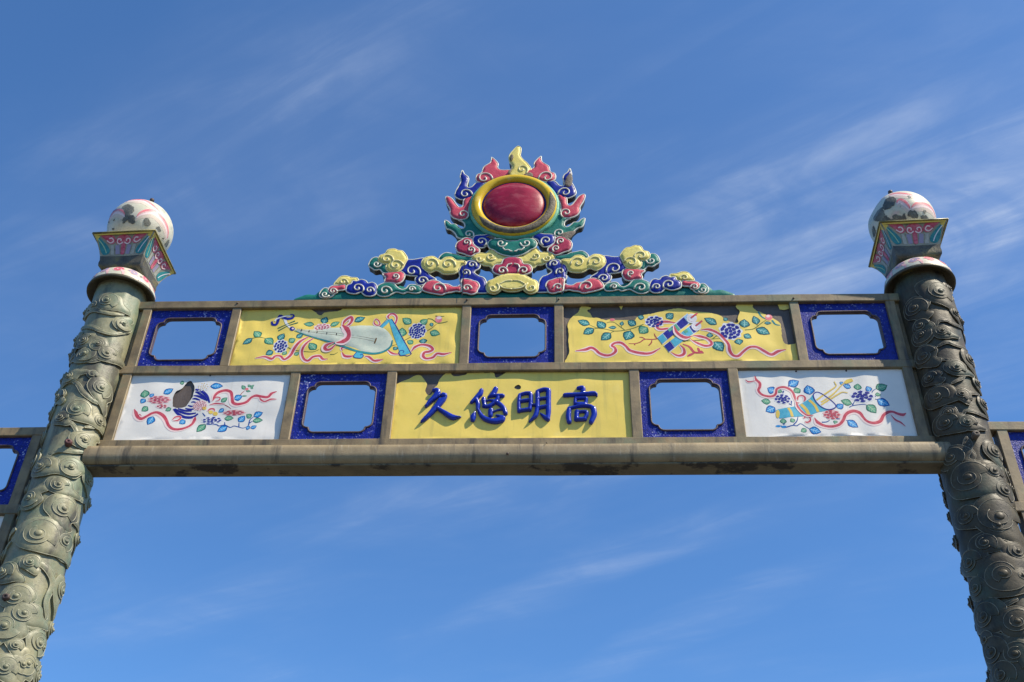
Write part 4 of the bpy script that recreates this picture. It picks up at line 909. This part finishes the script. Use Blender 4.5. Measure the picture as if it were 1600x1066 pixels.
# pearl
PCX, PCZ = at(803.2, 322.5, YC - .02)
def disc(prof, mat, name, parent, segs=72):
    m = MB(); vs = []; fs = []
    for r, y in prof:
        for k in range(segs):
            a = 2 * math.pi * k / segs; vs.append((PCX + r * math.cos(a), y, PCZ + r * math.sin(a)))
    for i in range(len(prof) - 1):
        for k in range(segs): fs.append((i * segs + k, (i + 1) * segs + k, (i + 1) * segs + (k + 1) % segs, i * segs + (k + 1) % segs))
    m.add(vs, fs, mat); return m.build(name, parent)
y0 = YC - .014
plate = disc([(.306, YB), (.306, y0 - .006), (.300, y0 - .014), (.288, y0 - .016), (.20, y0 - .016), (.001, y0 - .016)], 'glaze_jade', 'backing_plate', crest)
disc([(.306, YB), (.15, YB + .001), (.001, YB + .001)][::-1], 'crest_side', 'plate_back', plate)
rc, rm = .252, .036
disc([(rc + rm * math.cos(t), y0 - .014 - .034 * math.sin(t)) for t in np.linspace(0, math.pi, 13)], 'glaze_ring', 'pearl_ring', crest)
disc([(rc - rm + .008, y0 - .018), (rc - rm - .002, y0 - .023), (rc - rm - .014, y0 - .018)], 'glaze_navy', 'pearl_groove', crest)
disc([(.207 * math.cos(t), y0 - .017 - .055 * math.sin(t)) for t in np.linspace(0, math.pi / 2 - .01, 14)], 'pearl_purple', 'pearl', crest)
m = MB(); vs = []; fs = []; NA = 70; t0, t1 = math.radians(-152), math.radians(22)
for i in range(NA + 1):
    a = t0 + (t1 - t0) * i / NA; taper = min(1, 10 * min(i, NA - i) / NA) ; e = .12 * noise.noise((a * 9, 1, 0)); e2 = .12 * noise.noise((a * 8, 7, 0))
    lo_, hi_ = 1.35 - (.75 + e) * taper, 1.35 + (.75 + e2) * taper
    for k in range(9):
        t = lo_ + (hi_ - lo_) * k / 8; q = .0016 * (1 if 0 < k < 8 and 0 < i < NA else -.4)
        r = rc + (rm + q) * math.cos(t); y = y0 - .014 - (.034 + q) * math.sin(t)
        vs.append((PCX + r * math.cos(a), y, PCZ + r * math.sin(a)))
for i in range(NA):
    for k in range(8): fs.append((i * 9 + k, (i) * 9 + k + 1, (i + 1) * 9 + k + 1, (i + 1) * 9 + k))
m.add(vs, fs, 'bare_dark'); m.build('bare_patch', crest)
# slender joints between the cast sections of the crest
for s in (1, -1):
    x, _ = at(724.5, 440, YC); x = x if s > 0 else 2 * CX - x
    m = MB(); zz = np.linspace(ZT1 + .002, ZT1 + .30, 14)
    strip(m, [(x + .002 * noise.noise((z * 30, s, 0)), z) for z in zz], .006, lambda u, v, h: (u, YC - .0335, v), 'p_dark', 0); m.build('joint', crest)

# ------------------------------------------------------------------ carved pillars
PR = .158
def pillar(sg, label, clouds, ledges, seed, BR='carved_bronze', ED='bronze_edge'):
    ax, ay = sg * 2.535, .03
    rng = random.Random(seed)
    t = thing('carved_gatepost', label, 'gatepost', (ax, ay, 0), 'carved gateposts flanking the span')
    def cyl(px, py, r=PR + .006):
        d = ray(px, py); o = CAM - np.array((ax, ay, 0)); a = d[0] ** 2 + d[1] ** 2; b = 2 * (o[0] * d[0] + o[1] * d[1]); c = o[0] ** 2 + o[1] ** 2 - r * r
        D = b * b - 4 * a * c; s = (-b - math.sqrt(max(D, 0))) / (2 * a); p = o + s * d
        return (math.atan2(p[0], -p[1]) * PR, p[2])
    def mapf(u, v, h):
        a = u / PR; q = PR + h; return (ax + q * math.sin(a), ay - q * math.cos(a), v)
    # shaft with gently uneven surface
    m = MB(); vs = []; fs = []; NZ, NA = 220, 72; zs = np.linspace(.30, 6.33, NZ)
    for z in zs:
        for k in range(NA):
            a = 2 * math.pi * k / NA; h = .0042 * noise.noise((math.cos(a) * 2.6 + seed, math.sin(a) * 2.6, z * 3.2)) + .0022 * noise.noise((math.cos(a) * 7 + seed, math.sin(a) * 7, z * 9))
            vs.append(mapf(a * PR, z, h))
    for i in range(NZ - 1):
        for k in range(NA): fs.append((i * NA + k, i * NA + (k + 1) % NA, (i + 1) * NA + (k + 1) % NA, (i + 1) * NA + k))
    m.add(vs, fs, BR); shaft = m.build('shaft', t)
    m = MB(); lathe(m, ax, ay, [(.001, .0), (.34, .022), (.34, .10), (.31, .14), (.25, .17), (.27, .20), (.27, .25), (.20, .30), (.15, .32)], BR); m.build('plinth', t)
    def cloud(u, v, s, a0, tn, style=0, H=None):
        """a carved cloud head: lobed body, a winding ridge and a boss in its eye"""
        H = H or (.006 + .045 * s)
        c, si = math.cos(math.radians(a0)), math.sin(math.radians(a0))
        def loc(x, y): return (u + s * (x * c - y * si), v + s * (x * si + y * c) * 1.0)
        f = tn
        lob = [(-1.0, .05), (-.72, .72), (0, 1.0), (.62, .78), (1.02, .2), (.82, -.35), (1.15, -.75), (.75, -1.22), (.15, -1.05), (-.35, -.82), (-.8, -.55)]
        if style == 1: lob = [(-1.0, 0), (-.7, .75), (.1, .95), (.85, .65), (1.1, .0), (1.7, -.35), (1.75, -.75), (1.1, -.8), (.3, -.95), (-.55, -.8)]
        if style == 2: lob = [(1.0 * math.cos(q), 1.0 * math.sin(q)) for q in np.linspace(0, 6.283, 11)[:-1]]
        ex = rng.uniform(.92, 1.4)
        lob = [(x * ex * (1 + rng.uniform(-.08, .08)), y * f * (1 + rng.uniform(-.08, .08))) for x, y in lob]
        if f < 0: lob = lob[::-1]
        m = MB()
        wall = .008 + .04 * s
        ol = smooth([loc(x, y) for x, y in lob], 4)
        relief(m, [ol], lambda u_, v_, h_: mapf(u_, v_, wall + h_), BR, H=.004 + s * .03, w=.006 + s * .25, step=max(.008, s * .2), skirt=wall + .012)
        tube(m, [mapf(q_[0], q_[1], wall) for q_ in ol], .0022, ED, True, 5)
        # stepped snail-shell plates wind in towards the eye
        a1 = rng.uniform(-.9, .3); n = 26; lift = wall + .003 + s * .02
        for r0, r1 in (((.86, .40),) if s < .034 else ((.88, .46), (.40, .20))):
            q = []
            for i in range(n):
                tq = i / (n - 1); a = a1 + f * tq * 6.2; r = r0 + (r1 - r0) * tq ** 1.15
                q.append(loc(r * math.cos(a), r * math.sin(a)))
            lift += .0055
            relief(m, [q if f > 0 else q[::-1]], lambda u_, v_, h_, L=lift: mapf(u_, v_, L + h_), BR, H=.0015, w=.004 + .10 * s, step=max(.006, s * .16), skirt=.008)
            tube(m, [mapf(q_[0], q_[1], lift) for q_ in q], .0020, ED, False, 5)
            a1 += f * 2.4
        lift += .001
        # boss
        b = s * .22; vs = []; fs = []; nb = 10
        for r, hh in ((1.0, -.15), (.92, .45), (.6, .85), (.02, 1.0)):
            for k in range(nb):
                a = 2 * math.pi * k / nb; p = loc(.17 * r * math.cos(a), .17 * r * math.sin(a)); vs.append(mapf(p[0], p[1], lift + min(b * .7, .007) * hh))
        for i in range(3):
            for k in range(nb): fs.append((i * nb + k, i * nb + (k + 1) % nb, (i + 1) * nb + (k + 1) % nb, (i + 1) * nb + k))
        m.add(vs, fs, BR); m.build('cloud_relief', shaft)
    for R, rows in clouds:
        for row in rows:
            (x, y, r), rest = row[:3], row[3:]
            u, v = cyl(*R((x, y))[0]); cloud(u, v, r / R.k / 240.0, *rest)
    for R, rows in ledges:
        for pts, w in rows:
            q = [cyl(*p) for p in R(*pts)]; m = MB(); k = 1 / R.k / 240.0
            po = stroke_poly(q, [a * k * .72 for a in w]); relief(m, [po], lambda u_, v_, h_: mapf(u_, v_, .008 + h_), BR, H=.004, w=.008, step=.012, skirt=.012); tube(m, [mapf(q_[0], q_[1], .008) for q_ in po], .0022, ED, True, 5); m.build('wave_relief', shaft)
    # the same carving goes on round the back and down to the plinth
    th_c = math.atan2(CAM[0] - ax, -(CAM[1] - ay))
    z = .5
    while z < 6.15:
        for k in range(6):
            a = th_c + 2 * math.pi * (k + .5 * rng.random()) / 6
            da = abs((a - th_c + math.pi) % (2 * math.pi) - math.pi)
            if z > 4.0 and da < 1.45: continue
            cloud(a * PR, z + rng.uniform(-.05, .05), rng.uniform(.038, .062), rng.uniform(-40, 40), rng.choice((-1, 1)), rng.choice((0, 1, 0)))
        z += .155
    # ---- capital
    z0 = 6.30
    m = MB(); lathe(m, ax, ay, [(.14, z0 + .012), (.185, z0 + .008), (.200, z0 - .008), (.2135, z0 - .010), (.2155, z0 + .000), (.2120, z0 + .012)], 'collar_dark', 56); colr = m.build('collar', t)
    bowl = [(.2110, z0 + .010), (.2075, z0 + .035), (.1965, z0 + .065), (.178, z0 + .095), (.152, z0 + .120), (.128, z0 + .135), (.11, z0 + .14)]
    m = MB(); lathe(m, ax, ay, bowl, 'ceramic_white', 56); bw = m.build('collar_bowl', t)
    bz = [p[1] for p in bowl]; br = [p[0] for p in bowl]
    def bmap(a, z, h): r = np.interp(z, bz, br) + h; return (ax + r * math.sin(a), ay - r * math.cos(a), z)
    for k in range(13):
        a = 2 * math.pi * (k + .3) / 13 * .2; m = MB(); fl = rng.choice((1, 1, -1)); bm = lambda u, v, h: bmap(u / .2, v, h)
        sp = [(a + fl * .030 * (1 - .75 * q) * math.cos(q * 7.2), z0 + .066 + .026 * (1 - .75 * q) * math.sin(q * 7.2)) for q in np.linspace(0, 1, 14)]
        c_ = rng.choice(('p_magenta', 'p_magenta', 'p_hot', 'p_violet'))
        strip(m, sp, [.026, .030, .020], bm, 'p_pink', .0010); strip(m, sp, [.013, .017, .013], bm, c_, .0018)
        strip(m, [(a + .022, z0 + .06), (a + .036, z0 + .04), (a + .040, z0 + .014)], [.018, .020, .010], bm, 'p_pink', .0012); m.build('painted_scroll', bw)
    # flared square cup
    ph = -.047; cp = [(.100, 6.435), (.128, 6.440), (.140, 6.452), (.143, 6.475), (.141, 6.500), (.146, 6.530), (.158, 6.575), (.175, 6.620), (.193, 6.655), (.208, 6.678)]
    zc = [p[1] for p in cp]; hc = [p[0] for p in cp]
    def cmap(face, s, z, h=0):
        r = np.interp(z, zc, hc); bow = 1 - .05 * (1 - s * s); x, y = s * r, -(r * bow + h); a = face * math.pi / 2 + ph
        return (ax + x * math.cos(a) - y * math.sin(a), ay + x * math.sin(a) + y * math.cos(a), z)
    m = MB()
    for f in range(4):
        vs = []; fs = []; NSx = 8
        for z in zc:
            for k in range(NSx + 1): vs.append(cmap(f, -1 + 2 * k / NSx, z))
        for i in range(len(zc) - 1):
            for k in range(NSx): fs.append((i * (NSx + 1) + k, i * (NSx + 1) + k + 1, (i + 1) * (NSx + 1) + k + 1, (i + 1) * (NSx + 1) + k))
        lowf = [q for q in fs if q[0] // (NSx + 1) < 5]; upf = [q for q in fs if q[0] // (NSx + 1) >= 5]
        m.add(vs, lowf, 'ceramic_dirty'); m.add(vs, upf, 'ceramic_cup')
    q = [cmap(f, -1, zc[-1]) for f in range(4)]
    m.add(q, [(0, 1, 2, 3)], 'ceramic_white', False); cup = m.build('square_cup', t)
    m = MB(); cs = [cmap(f, -1.0, 6.681, .002) for f in range(4)]
    for f in range(4):
        a_, b_ = np.array(cs[f]), np.array(cs[(f + 1) % 4]); tube(m, [a_ + (b_ - a_) * k / 4 for k in range(5)], .0065, 'rim_yellow')
    m.build('cup_rim', cup)
    def cpoly(f, pts, mat, h=.0015, sm=3, name='painted_petal'):
        m = MB(); pp = [(s, 6.530 + .146 * tt) for s, tt in pts]
        pp = [(s, z) for s, z in smooth(pp, sm)] if sm else pp
        relief(m, [[(s * .2, z) for s, z in pp]], lambda u, v, hh: cmap(f, u / .2, v, h), mat, H=0, step=.018); m.build(name, cup)
    def cline(f, pts, w, mat, h=.003):
        m = MB(); strip(m, [(s * .2, 6.530 + .146 * tt) for s, tt in pts], w, lambda u, v, hh: cmap(f, u / .2, v, hh), mat, h); m.build('painted_scroll', cup)
    for f in range(4):
        cpoly(f, [(-.98, .93), (.98, .93), (.96, .99), (-.96, .99)], 'p_gold', .0012, 0); cpoly(f, [(-.97, .70), (-.80, .92), (-.97, .94)], 'p_gold', .0012, 0); cpoly(f, [(.97, .70), (.97, .94), (.80, .92)], 'p_gold', .0012, 0)
        for s in (1, -1):
            o = [(s * .93, .62), (s * .88, .86), (s * .70, .62), (s * .56, .34), (s * .60, .12), (s * .84, .06), (s * .95, .3)]
            cpoly(f, o[::s], 'p_teal', .0016); cline(f, [(s * .92, .80), (s * .78, .45), (s * .70, .14)], .008, 'p_white' if s > 0 else 'p_leaf_light')
            o = [(s * .78, .93), (s * .60, .95), (s * .36, .93), (s * .30, .72), (s * .40, .58), (s * .58, .60), (s * .66, .76)]
            cpoly(f, o[::s], 'p_magenta', .0020); cline(f, [(s * .62, .72), (s * .50, .62), (s * .38, .70), (s * .42, .82), (s * .52, .80)], .008, 'p_pale_pink')
            o = [(s * .50, .54), (s * .38, .54), (s * .36, .06), (s * .52, .06)]; cpoly(f, o[::s], 'p_bone', .0014, 0)  # column white toned down too, grime and face shade in the colour
            o = [(s * .32, .50), (s * .16, .56), (s * .12, .10), (s * .30, .08)]; cpoly(f, o[::s], 'p_violet', .0014, 0)
        cpoly(f, [(-.30, .62), (-.24, .84), (0, .97), (.24, .84), (.30, .62), (.16, .55), (.08, .60), (.09, .10), (-.09, .10), (-.08, .60), (-.16, .55)], 'p_magenta', .0026, 2)
        for s in (1, -1): cline(f, [(s * .03, .64), (s * .14, .56), (s * .24, .64), (s * .20, .78), (s * .10, .76), (s * .11, .68)], .008, 'p_pale_pink', .0036)
    # ball finial
    bzc, bR = (6.892, .2145) if sg < 0 else (6.862, .2120)
    bx = ax - .012 if sg < 0 else ax
    dent = None
    if sg > 0:
        dn = np.array((-.86, -.30, .36)); dn /= np.linalg.norm(dn); bc = np.array((bx, ay, bzc))
        def dent(p):
            d = p - bc; k = d @ dn; lim = bR * .875
            if k > lim: p = p - dn * (k - lim) * .85
            return p
    m = MB(); lathe(m, bx, ay, [(bR * math.cos(e) * (1 - .05 * max(0, math.sin(e)) ** 4), bzc + bR * math.sin(e) + .012 * max(0, math.sin(e)) ** 8) for e in np.linspace(-math.pi / 2 + .05, math.pi / 2 - .005, 34)], 'ceramic_white', 64, dent); ball = m.build('ball_finial', t)
    def sph(px, py):
        d = ray(px, py); o = CAM - np.array((bx, ay, bzc)); b = 2 * (o @ d); c = o @ o - bR ** 2; D = b * b - 4 * c
        p = o + (-b - math.sqrt(max(D, 0))) / 2 * d; n = p / np.linalg.norm(p); return (math.atan2(n[0], -n[1]), math.asin(n[2]))
    def smap(u, v, h): r = bR + h; p = np.array((bx + r * math.cos(v) * math.sin(u), ay - r * math.cos(v) * math.cos(u), bzc + r * math.sin(v))); return dent(p) - np.array((0, 0, 0)) if dent else p
    # painted lotus petals all round: pink outlines with blushing edges
    BL, BR_ = Reg(130, 300, 8.88), Reg(1345, 290, 8.88)
    if sg < 0: arcs = [[sph(*q) for q in BL(*l)] for l in ([(745, 335), (800, 282), (900, 252), (1000, 268), (1080, 335), (1150, 435), (1178, 540), (1168, 640)], [(600, 128), (760, 108), (870, 122), (980, 195), (1070, 280)], [(360, 390), (415, 290), (480, 245), (550, 268), (600, 335)])]
    else: arcs = [[sph(*q) for q in BR_(*l)] for l in ([(495, 240), (530, 195), (590, 208), (655, 268), (682, 320)], [(705, 300), (750, 255), (830, 238), (920, 262), (1000, 340), (1035, 440)], [(390, 135), (480, 108), (600, 110), (720, 135)])]
    th0 = math.atan2(CAM[0] - ax, -(CAM[1] - ay))
    for k in range(4):
        a = th0 + math.pi + (k - 1.5) * .62
        arcs.append([(a - .30, -.1), (a - .24, .30), (a - .10, .50), (a, .56), (a + .10, .50), (a + .24, .30), (a + .30, -.1)])
    for L in arcs:
        m = MB()
        strip(m, [(u_, v_ - .17) for u_, v_ in L], [.03, .26, .30, .22, .03], smap, 'p_blush', .0003, n=6)
        strip(m, [(u_, v_ - .07) for u_, v_ in L], [.03, .20, .22, .16, .03], smap, 'p_pale_pink', .0006, n=6)
        strip(m, [(u_, v_ - .02) for u_, v_ in L], [.03, .12, .13, .10, .03], smap, 'p_pink', .0011, n=6)
        strip(m, L, [.02, .07, .08, .06, .02], smap, 'p_hot', .0016, n=6); m.build('painted_petal', ball)
    def rag2(pp):
        q = smooth(pp, 9, False)[:-1]; return [(a + .035 * noise.noise((a * 14, 3, b * 14)) + .022 * noise.noise((a * 45, 3, b * 45)), b + .035 * noise.noise((a * 14, 8, b * 14)) + .022 * noise.noise((a * 45, 8, b * 45))) for a, b in q]
    def patch(R, pts, mat, h=.0020):
        m = MB(); q = rag2([sph(*p) for p in R(*(pts + pts[:1]))]); relief(m, [q], lambda u, v, hh: smap(u, v, h), mat, H=0, step=.06); m.build('bare_patch', ball)
    if sg < 0:
        patch(BL, [(540, 210), (620, 170), (690, 200), (710, 260), (660, 310), (640, 370), (590, 350), (570, 270)], 'ceramic_patch', .0018)
        patch(BL, [(545, 400), (570, 350), (640, 330), (700, 330), (720, 430), (660, 440), (610, 400), (560, 440)], 'ceramic_black', .0026)
        patch(BL, [(835, 380), (880, 360), (920, 400), (940, 450), (880, 480), (845, 450)], 'ceramic_patch', .0018); patch(BL, [(1010, 490), (1050, 480), (1080, 540), (1050, 540)], 'ceramic_patch', .0018)
        patch(BL, [(350, 420), (365, 400), (360, 440)], 'ceramic_black'); patch(BL, [(415, 400), (440, 380), (425, 410)], 'ceramic_black'); patch(BL, [(400, 530), (420, 490), (430, 530)], 'ceramic_black'); patch(BL, [(1130, 720), (1180, 660), (1190, 700), (1150, 770)], 'ceramic_patch')
        patch(BL, [(340, 330), (400, 260), (470, 235), (520, 245), (430, 270), (370, 350)], 'p_violet', .0024)
        patch(BL, [(1090, 640), (1115, 635), (1110, 665)], 'ceramic_black')
    else:
        patch(BR_, [(400, 160), (470, 165), (485, 210), (450, 280), (390, 320), (320, 330), (310, 250), (350, 190)], 'ceramic_black', .0022)
        patch(BR_, [(200, 330), (290, 300), (330, 400), (310, 490), (230, 500), (170, 470), (150, 420)], 'ceramic_patch', .0020)
        patch(BR_, [(320, 440), (350, 420), (430, 470), (450, 410), (500, 400), (560, 430), (605, 390), (610, 500), (330, 500)], 'ceramic_black', .0026)
        patch(BR_, [(645, 420), (670, 355), (740, 350), (790, 400), (780, 450), (740, 455)], 'ceramic_black', .0026); patch(BR_, [(830, 430), (880, 415), (930, 450), (915, 480), (850, 475)], 'ceramic_black', .0026)
        patch(BR_, [(870, 350), (900, 350), (905, 380), (875, 385)], 'ceramic_patch', .0026); patch(BR_, [(160, 620), (180, 560), (210, 640), (190, 720), (170, 690)], 'ceramic_black')
        patch(BR_, [(640, 140), (690, 150), (680, 170)], 'ceramic_patch', .0026)
    m = MB(); lathe(m, bx + (.012 if sg < 0 else -.02), ay, [(.012, bzc + bR - .004), (.010, bzc + bR + .070), (.016, bzc + bR + .073), (.015, bzc + bR + .090), (.006, bzc + bR + .098), (.001, bzc + bR + .100)], 'iron', 10); m.build('top_pin', ball)
    return t, cyl, shaft, mapf

A_, B_ = Reg(60, 420, 3.554), Reg(0, 640, 2.504)
tl, cylL, shL, mapL = pillar(-1, 'greenish sunlit carved gatepost with cloud reliefs beside the striped ball panel',
    [(A_, [(385, 182, 62, 0, 1, 1), (468, 310, 48, 10, -1, 0), (310, 205, 28, 0, 1, 2), (258, 402, 46, 20, 1, 1), (330, 425, 48, 0, -1, 2), (378, 475, 54, 10, 1, 1), (262, 478, 58, 10, -1, 1), (182, 480, 40, 0, 1, 0),
            (345, 668, 62, -50, 1, 1), (175, 605, 44, 0, -1, 1), (120, 715, 46, 0, 1, 0), (215, 785, 68, -5, 1, 1), (335, 850, 40, -20, 1, 1), (252, 955, 50, 0, -1, 0), (130, 830, 42, 0, 1, 0), (300, 590, 26, 0, 1, 0)]),
     (B_, [(165, 225, 40, 0, 1, 1), (275, 228, 40, -15, -1, 1), (343, 280, 27, -40, 1, 1), (230, 297, 34, 0, 1, 1), (246, 392, 52, -20, 1, 0), (152, 490, 66, 0, 1, 1), (250, 518, 37, -30, 1, 1), (120, 350, 40, 0, -1, 0), (232, 712, 44, -60, 1, 1),
            (65, 735, 46, 0, 1, 0), (92, 800, 42, 10, 1, 1), (145, 915, 46, -70, 1, 1), (102, 995, 40, -60, 1, 0), (20, 640, 40, 0, 1, 1), (165, 1045, 40, 0, 1, 0), (20, 850, 50, 0, -1, 0), (20, 1010, 40, 0, 1, 0), (130, 1000, 24, 0, 1, 2), (120, 600, 30, 0, 1, 0)])],
    [(A_, [([(230, 268), (300, 232), (360, 240), (415, 250), (470, 256)], [20, 34, 30, 30, 14]), ([(215, 330), (300, 325), (345, 345), (410, 362), (480, 358)], [20, 34, 30, 26, 16]), ([(180, 520), (230, 505), (290, 515), (340, 510)], [16, 28, 28, 16]),
            ([(150, 625), (210, 635), (250, 690), (310, 735), (375, 762)], [16, 26, 34, 36, 20]), ([(90, 850), (160, 845), (200, 880), (215, 930), (195, 960)], [14, 24, 26, 24, 14]), ([(260, 880), (300, 880), (345, 880)], [12, 22, 12])]),
     (B_, [([(190, 175), (230, 160), (290, 165), (360, 170)], [10, 22, 22, 12]), ([(190, 205), (195, 180), (230, 160)], [8, 14, 10]), ([(280, 335), (320, 355), (350, 370)], [12, 24, 12]), ([(95, 605), (150, 600), (195, 640), (205, 690), (180, 750), (180, 815)], [12, 26, 34, 30, 26, 16]),
            ([(20, 830), (80, 845), (140, 860), (180, 850)], [12, 26, 26, 14]), ([(265, 430), (300, 450), (305, 490)], [12, 26, 14]), ([(205, 560), (240, 585), (262, 600)], [12, 24, 12]), ([(100, 1030), (130, 1050), (180, 1060)], [12, 24, 14])])], 11)
F_, G_ = Reg(1370, 420, 3.552), Reg(1380, 640, 2.504)
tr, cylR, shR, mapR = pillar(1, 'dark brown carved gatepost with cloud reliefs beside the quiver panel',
    [(F_, [(345, 135, 82, -28, 1, 1), (395, 118, 34, -50, 1, 2), (405, 160, 24, -50, 1, 2), (215, 225, 72, 0, 1, 0), (432, 250, 34, -50, 1, 1), (245, 320, 46, 0, 1, 2), (250, 375, 58, 0, -1, 0), (362, 352, 44, 0, 1, 1), (510, 512, 46, -55, 1, 1), (268, 490, 66, 0, 1, 0), (440, 552, 50, 0, 1, 1),
            (552, 640, 30, -50, 1, 1), (340, 710, 62, 0, 1, 1), (585, 755, 36, -55, 1, 1), (400, 805, 44, 0, -1, 2), (388, 860, 60, 0, 1, 0), (502, 857, 46, 0, 1, 1), (470, 700, 40, -20, 1, 0), (300, 610, 40, 0, 1, 0)]),
     (G_, [(272, 192, 46, 0, 1, 0), (335, 272, 70, 0, 1, 1), (428, 245, 38, -20, 1, 1), (430, 168, 40, -45, 1, 1), (470, 320, 46, -50, 1, 0), (495, 315, 26, -40, 1, 2), (450, 425, 80, 0, 1, 0), (448, 458, 44, 0, 1, 2), (400, 525, 38, 0, 1, 1), (470, 648, 72, 0, -1, 1), (540, 655, 34, 0, 1, 2),
            (402, 812, 52, 0, 1, 0), (525, 835, 50, 0, 1, 1), (330, 420, 42, 0, 1, 0), (345, 600, 46, 0, 1, 0), (520, 560, 40, -20, 1, 1), (435, 950, 56, -20, 1, 1), (520, 960, 50, -60, 1, 0), (370, 700, 40, 0, 1, 0), (470, 1040, 50, 0, 1, 1)])],
    [(F_, [([(330, 318), (345, 290), (390, 288), (430, 310), (475, 335)], [12, 22, 26, 26, 14]), ([(340, 432), (390, 408), (440, 425), (500, 458)], [14, 28, 28, 16]), ([(265, 155), (300, 175), (360, 195), (425, 208)], [14, 26, 26, 16]), ([(300, 520), (350, 505), (420, 510)], [12, 22, 14]), ([(420, 635), (470, 610), (490, 590)], [14, 24, 12]), ([(470, 685), (520, 690), (565, 700)], [12, 24, 14]),
            ([(480, 815), (492, 790), (540, 795), (580, 812), (618, 838)], [10, 20, 26, 26, 14]), ([(480, 1000), (495, 950), (520, 975), (515, 1030)], [12, 26, 26, 14])]),
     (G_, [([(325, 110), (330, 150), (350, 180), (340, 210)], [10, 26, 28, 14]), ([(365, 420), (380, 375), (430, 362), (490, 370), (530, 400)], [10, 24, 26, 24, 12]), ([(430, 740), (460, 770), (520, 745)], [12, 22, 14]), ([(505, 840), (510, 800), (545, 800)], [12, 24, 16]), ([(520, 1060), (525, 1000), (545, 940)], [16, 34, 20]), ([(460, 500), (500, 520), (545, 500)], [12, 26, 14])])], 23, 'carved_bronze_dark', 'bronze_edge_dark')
# small cast fittings on the shafts
for cyl_, sh, mf, (px, py), mat in ((cylL, shL, mapL, (107, 694), 'rust_red'), (cylR, shR, mapR, (1523, 682), 'bare_biscuit'), (cylL, shL, mapL, (12, 936), 'iron')):
    u, v = cyl_(px, py); m = MB(); vs = []
    for r, h in ((.019, 0), (.019, .03), (.014, .04), (.006, .041), (.004, .034)):
        for k in range(12):
            a = 2 * math.pi * k / 12; vs.append(mf(u + r * math.cos(a), v + r * math.sin(a), h))
    m.add(vs, [(i * 12 + k, i * 12 + (k + 1) % 12, (i + 1) * 12 + (k + 1) % 12, (i + 1) * 12 + k) for i in range(4) for k in range(12)] + [tuple(range(48, 60))], mat); m.build('spout', sh)

# ------------------------------------------------------------------ lower side frames beyond the pillars
def wing(sg, label):
    t = thing('side_screen', label, 'screen', (sg * 3.4, .03, 0), 'lower screens beyond the gateposts')
    def X(a, b): return (a, b) if sg > 0 else (-b, -a)
    zt1, zt0, zm1, zm0, zb1, zb0 = 5.264, 5.204, 4.745, 4.683, 4.20, 4.14
    for z0_, z1_ in ((zt0, zt1), (zm0, zm1), (zb0, zb1)):
        a, b = X(2.66, 4.30); bar('rail', a, b, YF - .004, YK, z0_, z1_, parent=t, nseg=12, wob=.003, bev=.005)
    st = [2.757, 3.330, 4.27]
    for q in st:
        a, b = X(q - .030, q + .030); bar('stile', a, b, YF, YK - .003, zm1 - .003, zt0 + .003, parent=t, nseg=4, wob=.002); bar('stile', a, b, YF, YK - .003, zb1 - .003, zm0 + .003, parent=t, nseg=4, wob=.002)
    a, b = X(st[0] + .028, st[1] - .028); window(a, b, zm1 - .002, zt0 + .002, t, (zm1 + zt0) / 2 + .002, h=.33)
    m = MB(); box(m, a, b, YS, YS + .02, zb1 - .002, zm0 + .002, 'white_skin', .002); m.build('white_panel', t)
    a, b = X(st[1] + .028, st[2] - .028)
    m = MB(); box(m, a, b, YS, YS + .02, zm1 - .002, zt0 + .002, 'yellow_skin', .002); m.build('yellow_panel', t)
    m = MB(); box(m, a, b, YS, YS + .02, zb1 - .002, zm0 + .002, 'yellow_skin', .002); m.build('yellow_panel', t)
    a, b = X(4.30, 4.46); bar('post', a, b, -.05, .11, .004, 5.34, parent=t, bev=.02)
wing(-1, 'lower bronze screen with a blue window panel beyond the greenish sunlit gatepost')
wing(1, 'lower bronze screen with a blue window panel beyond the dark brown gatepost')
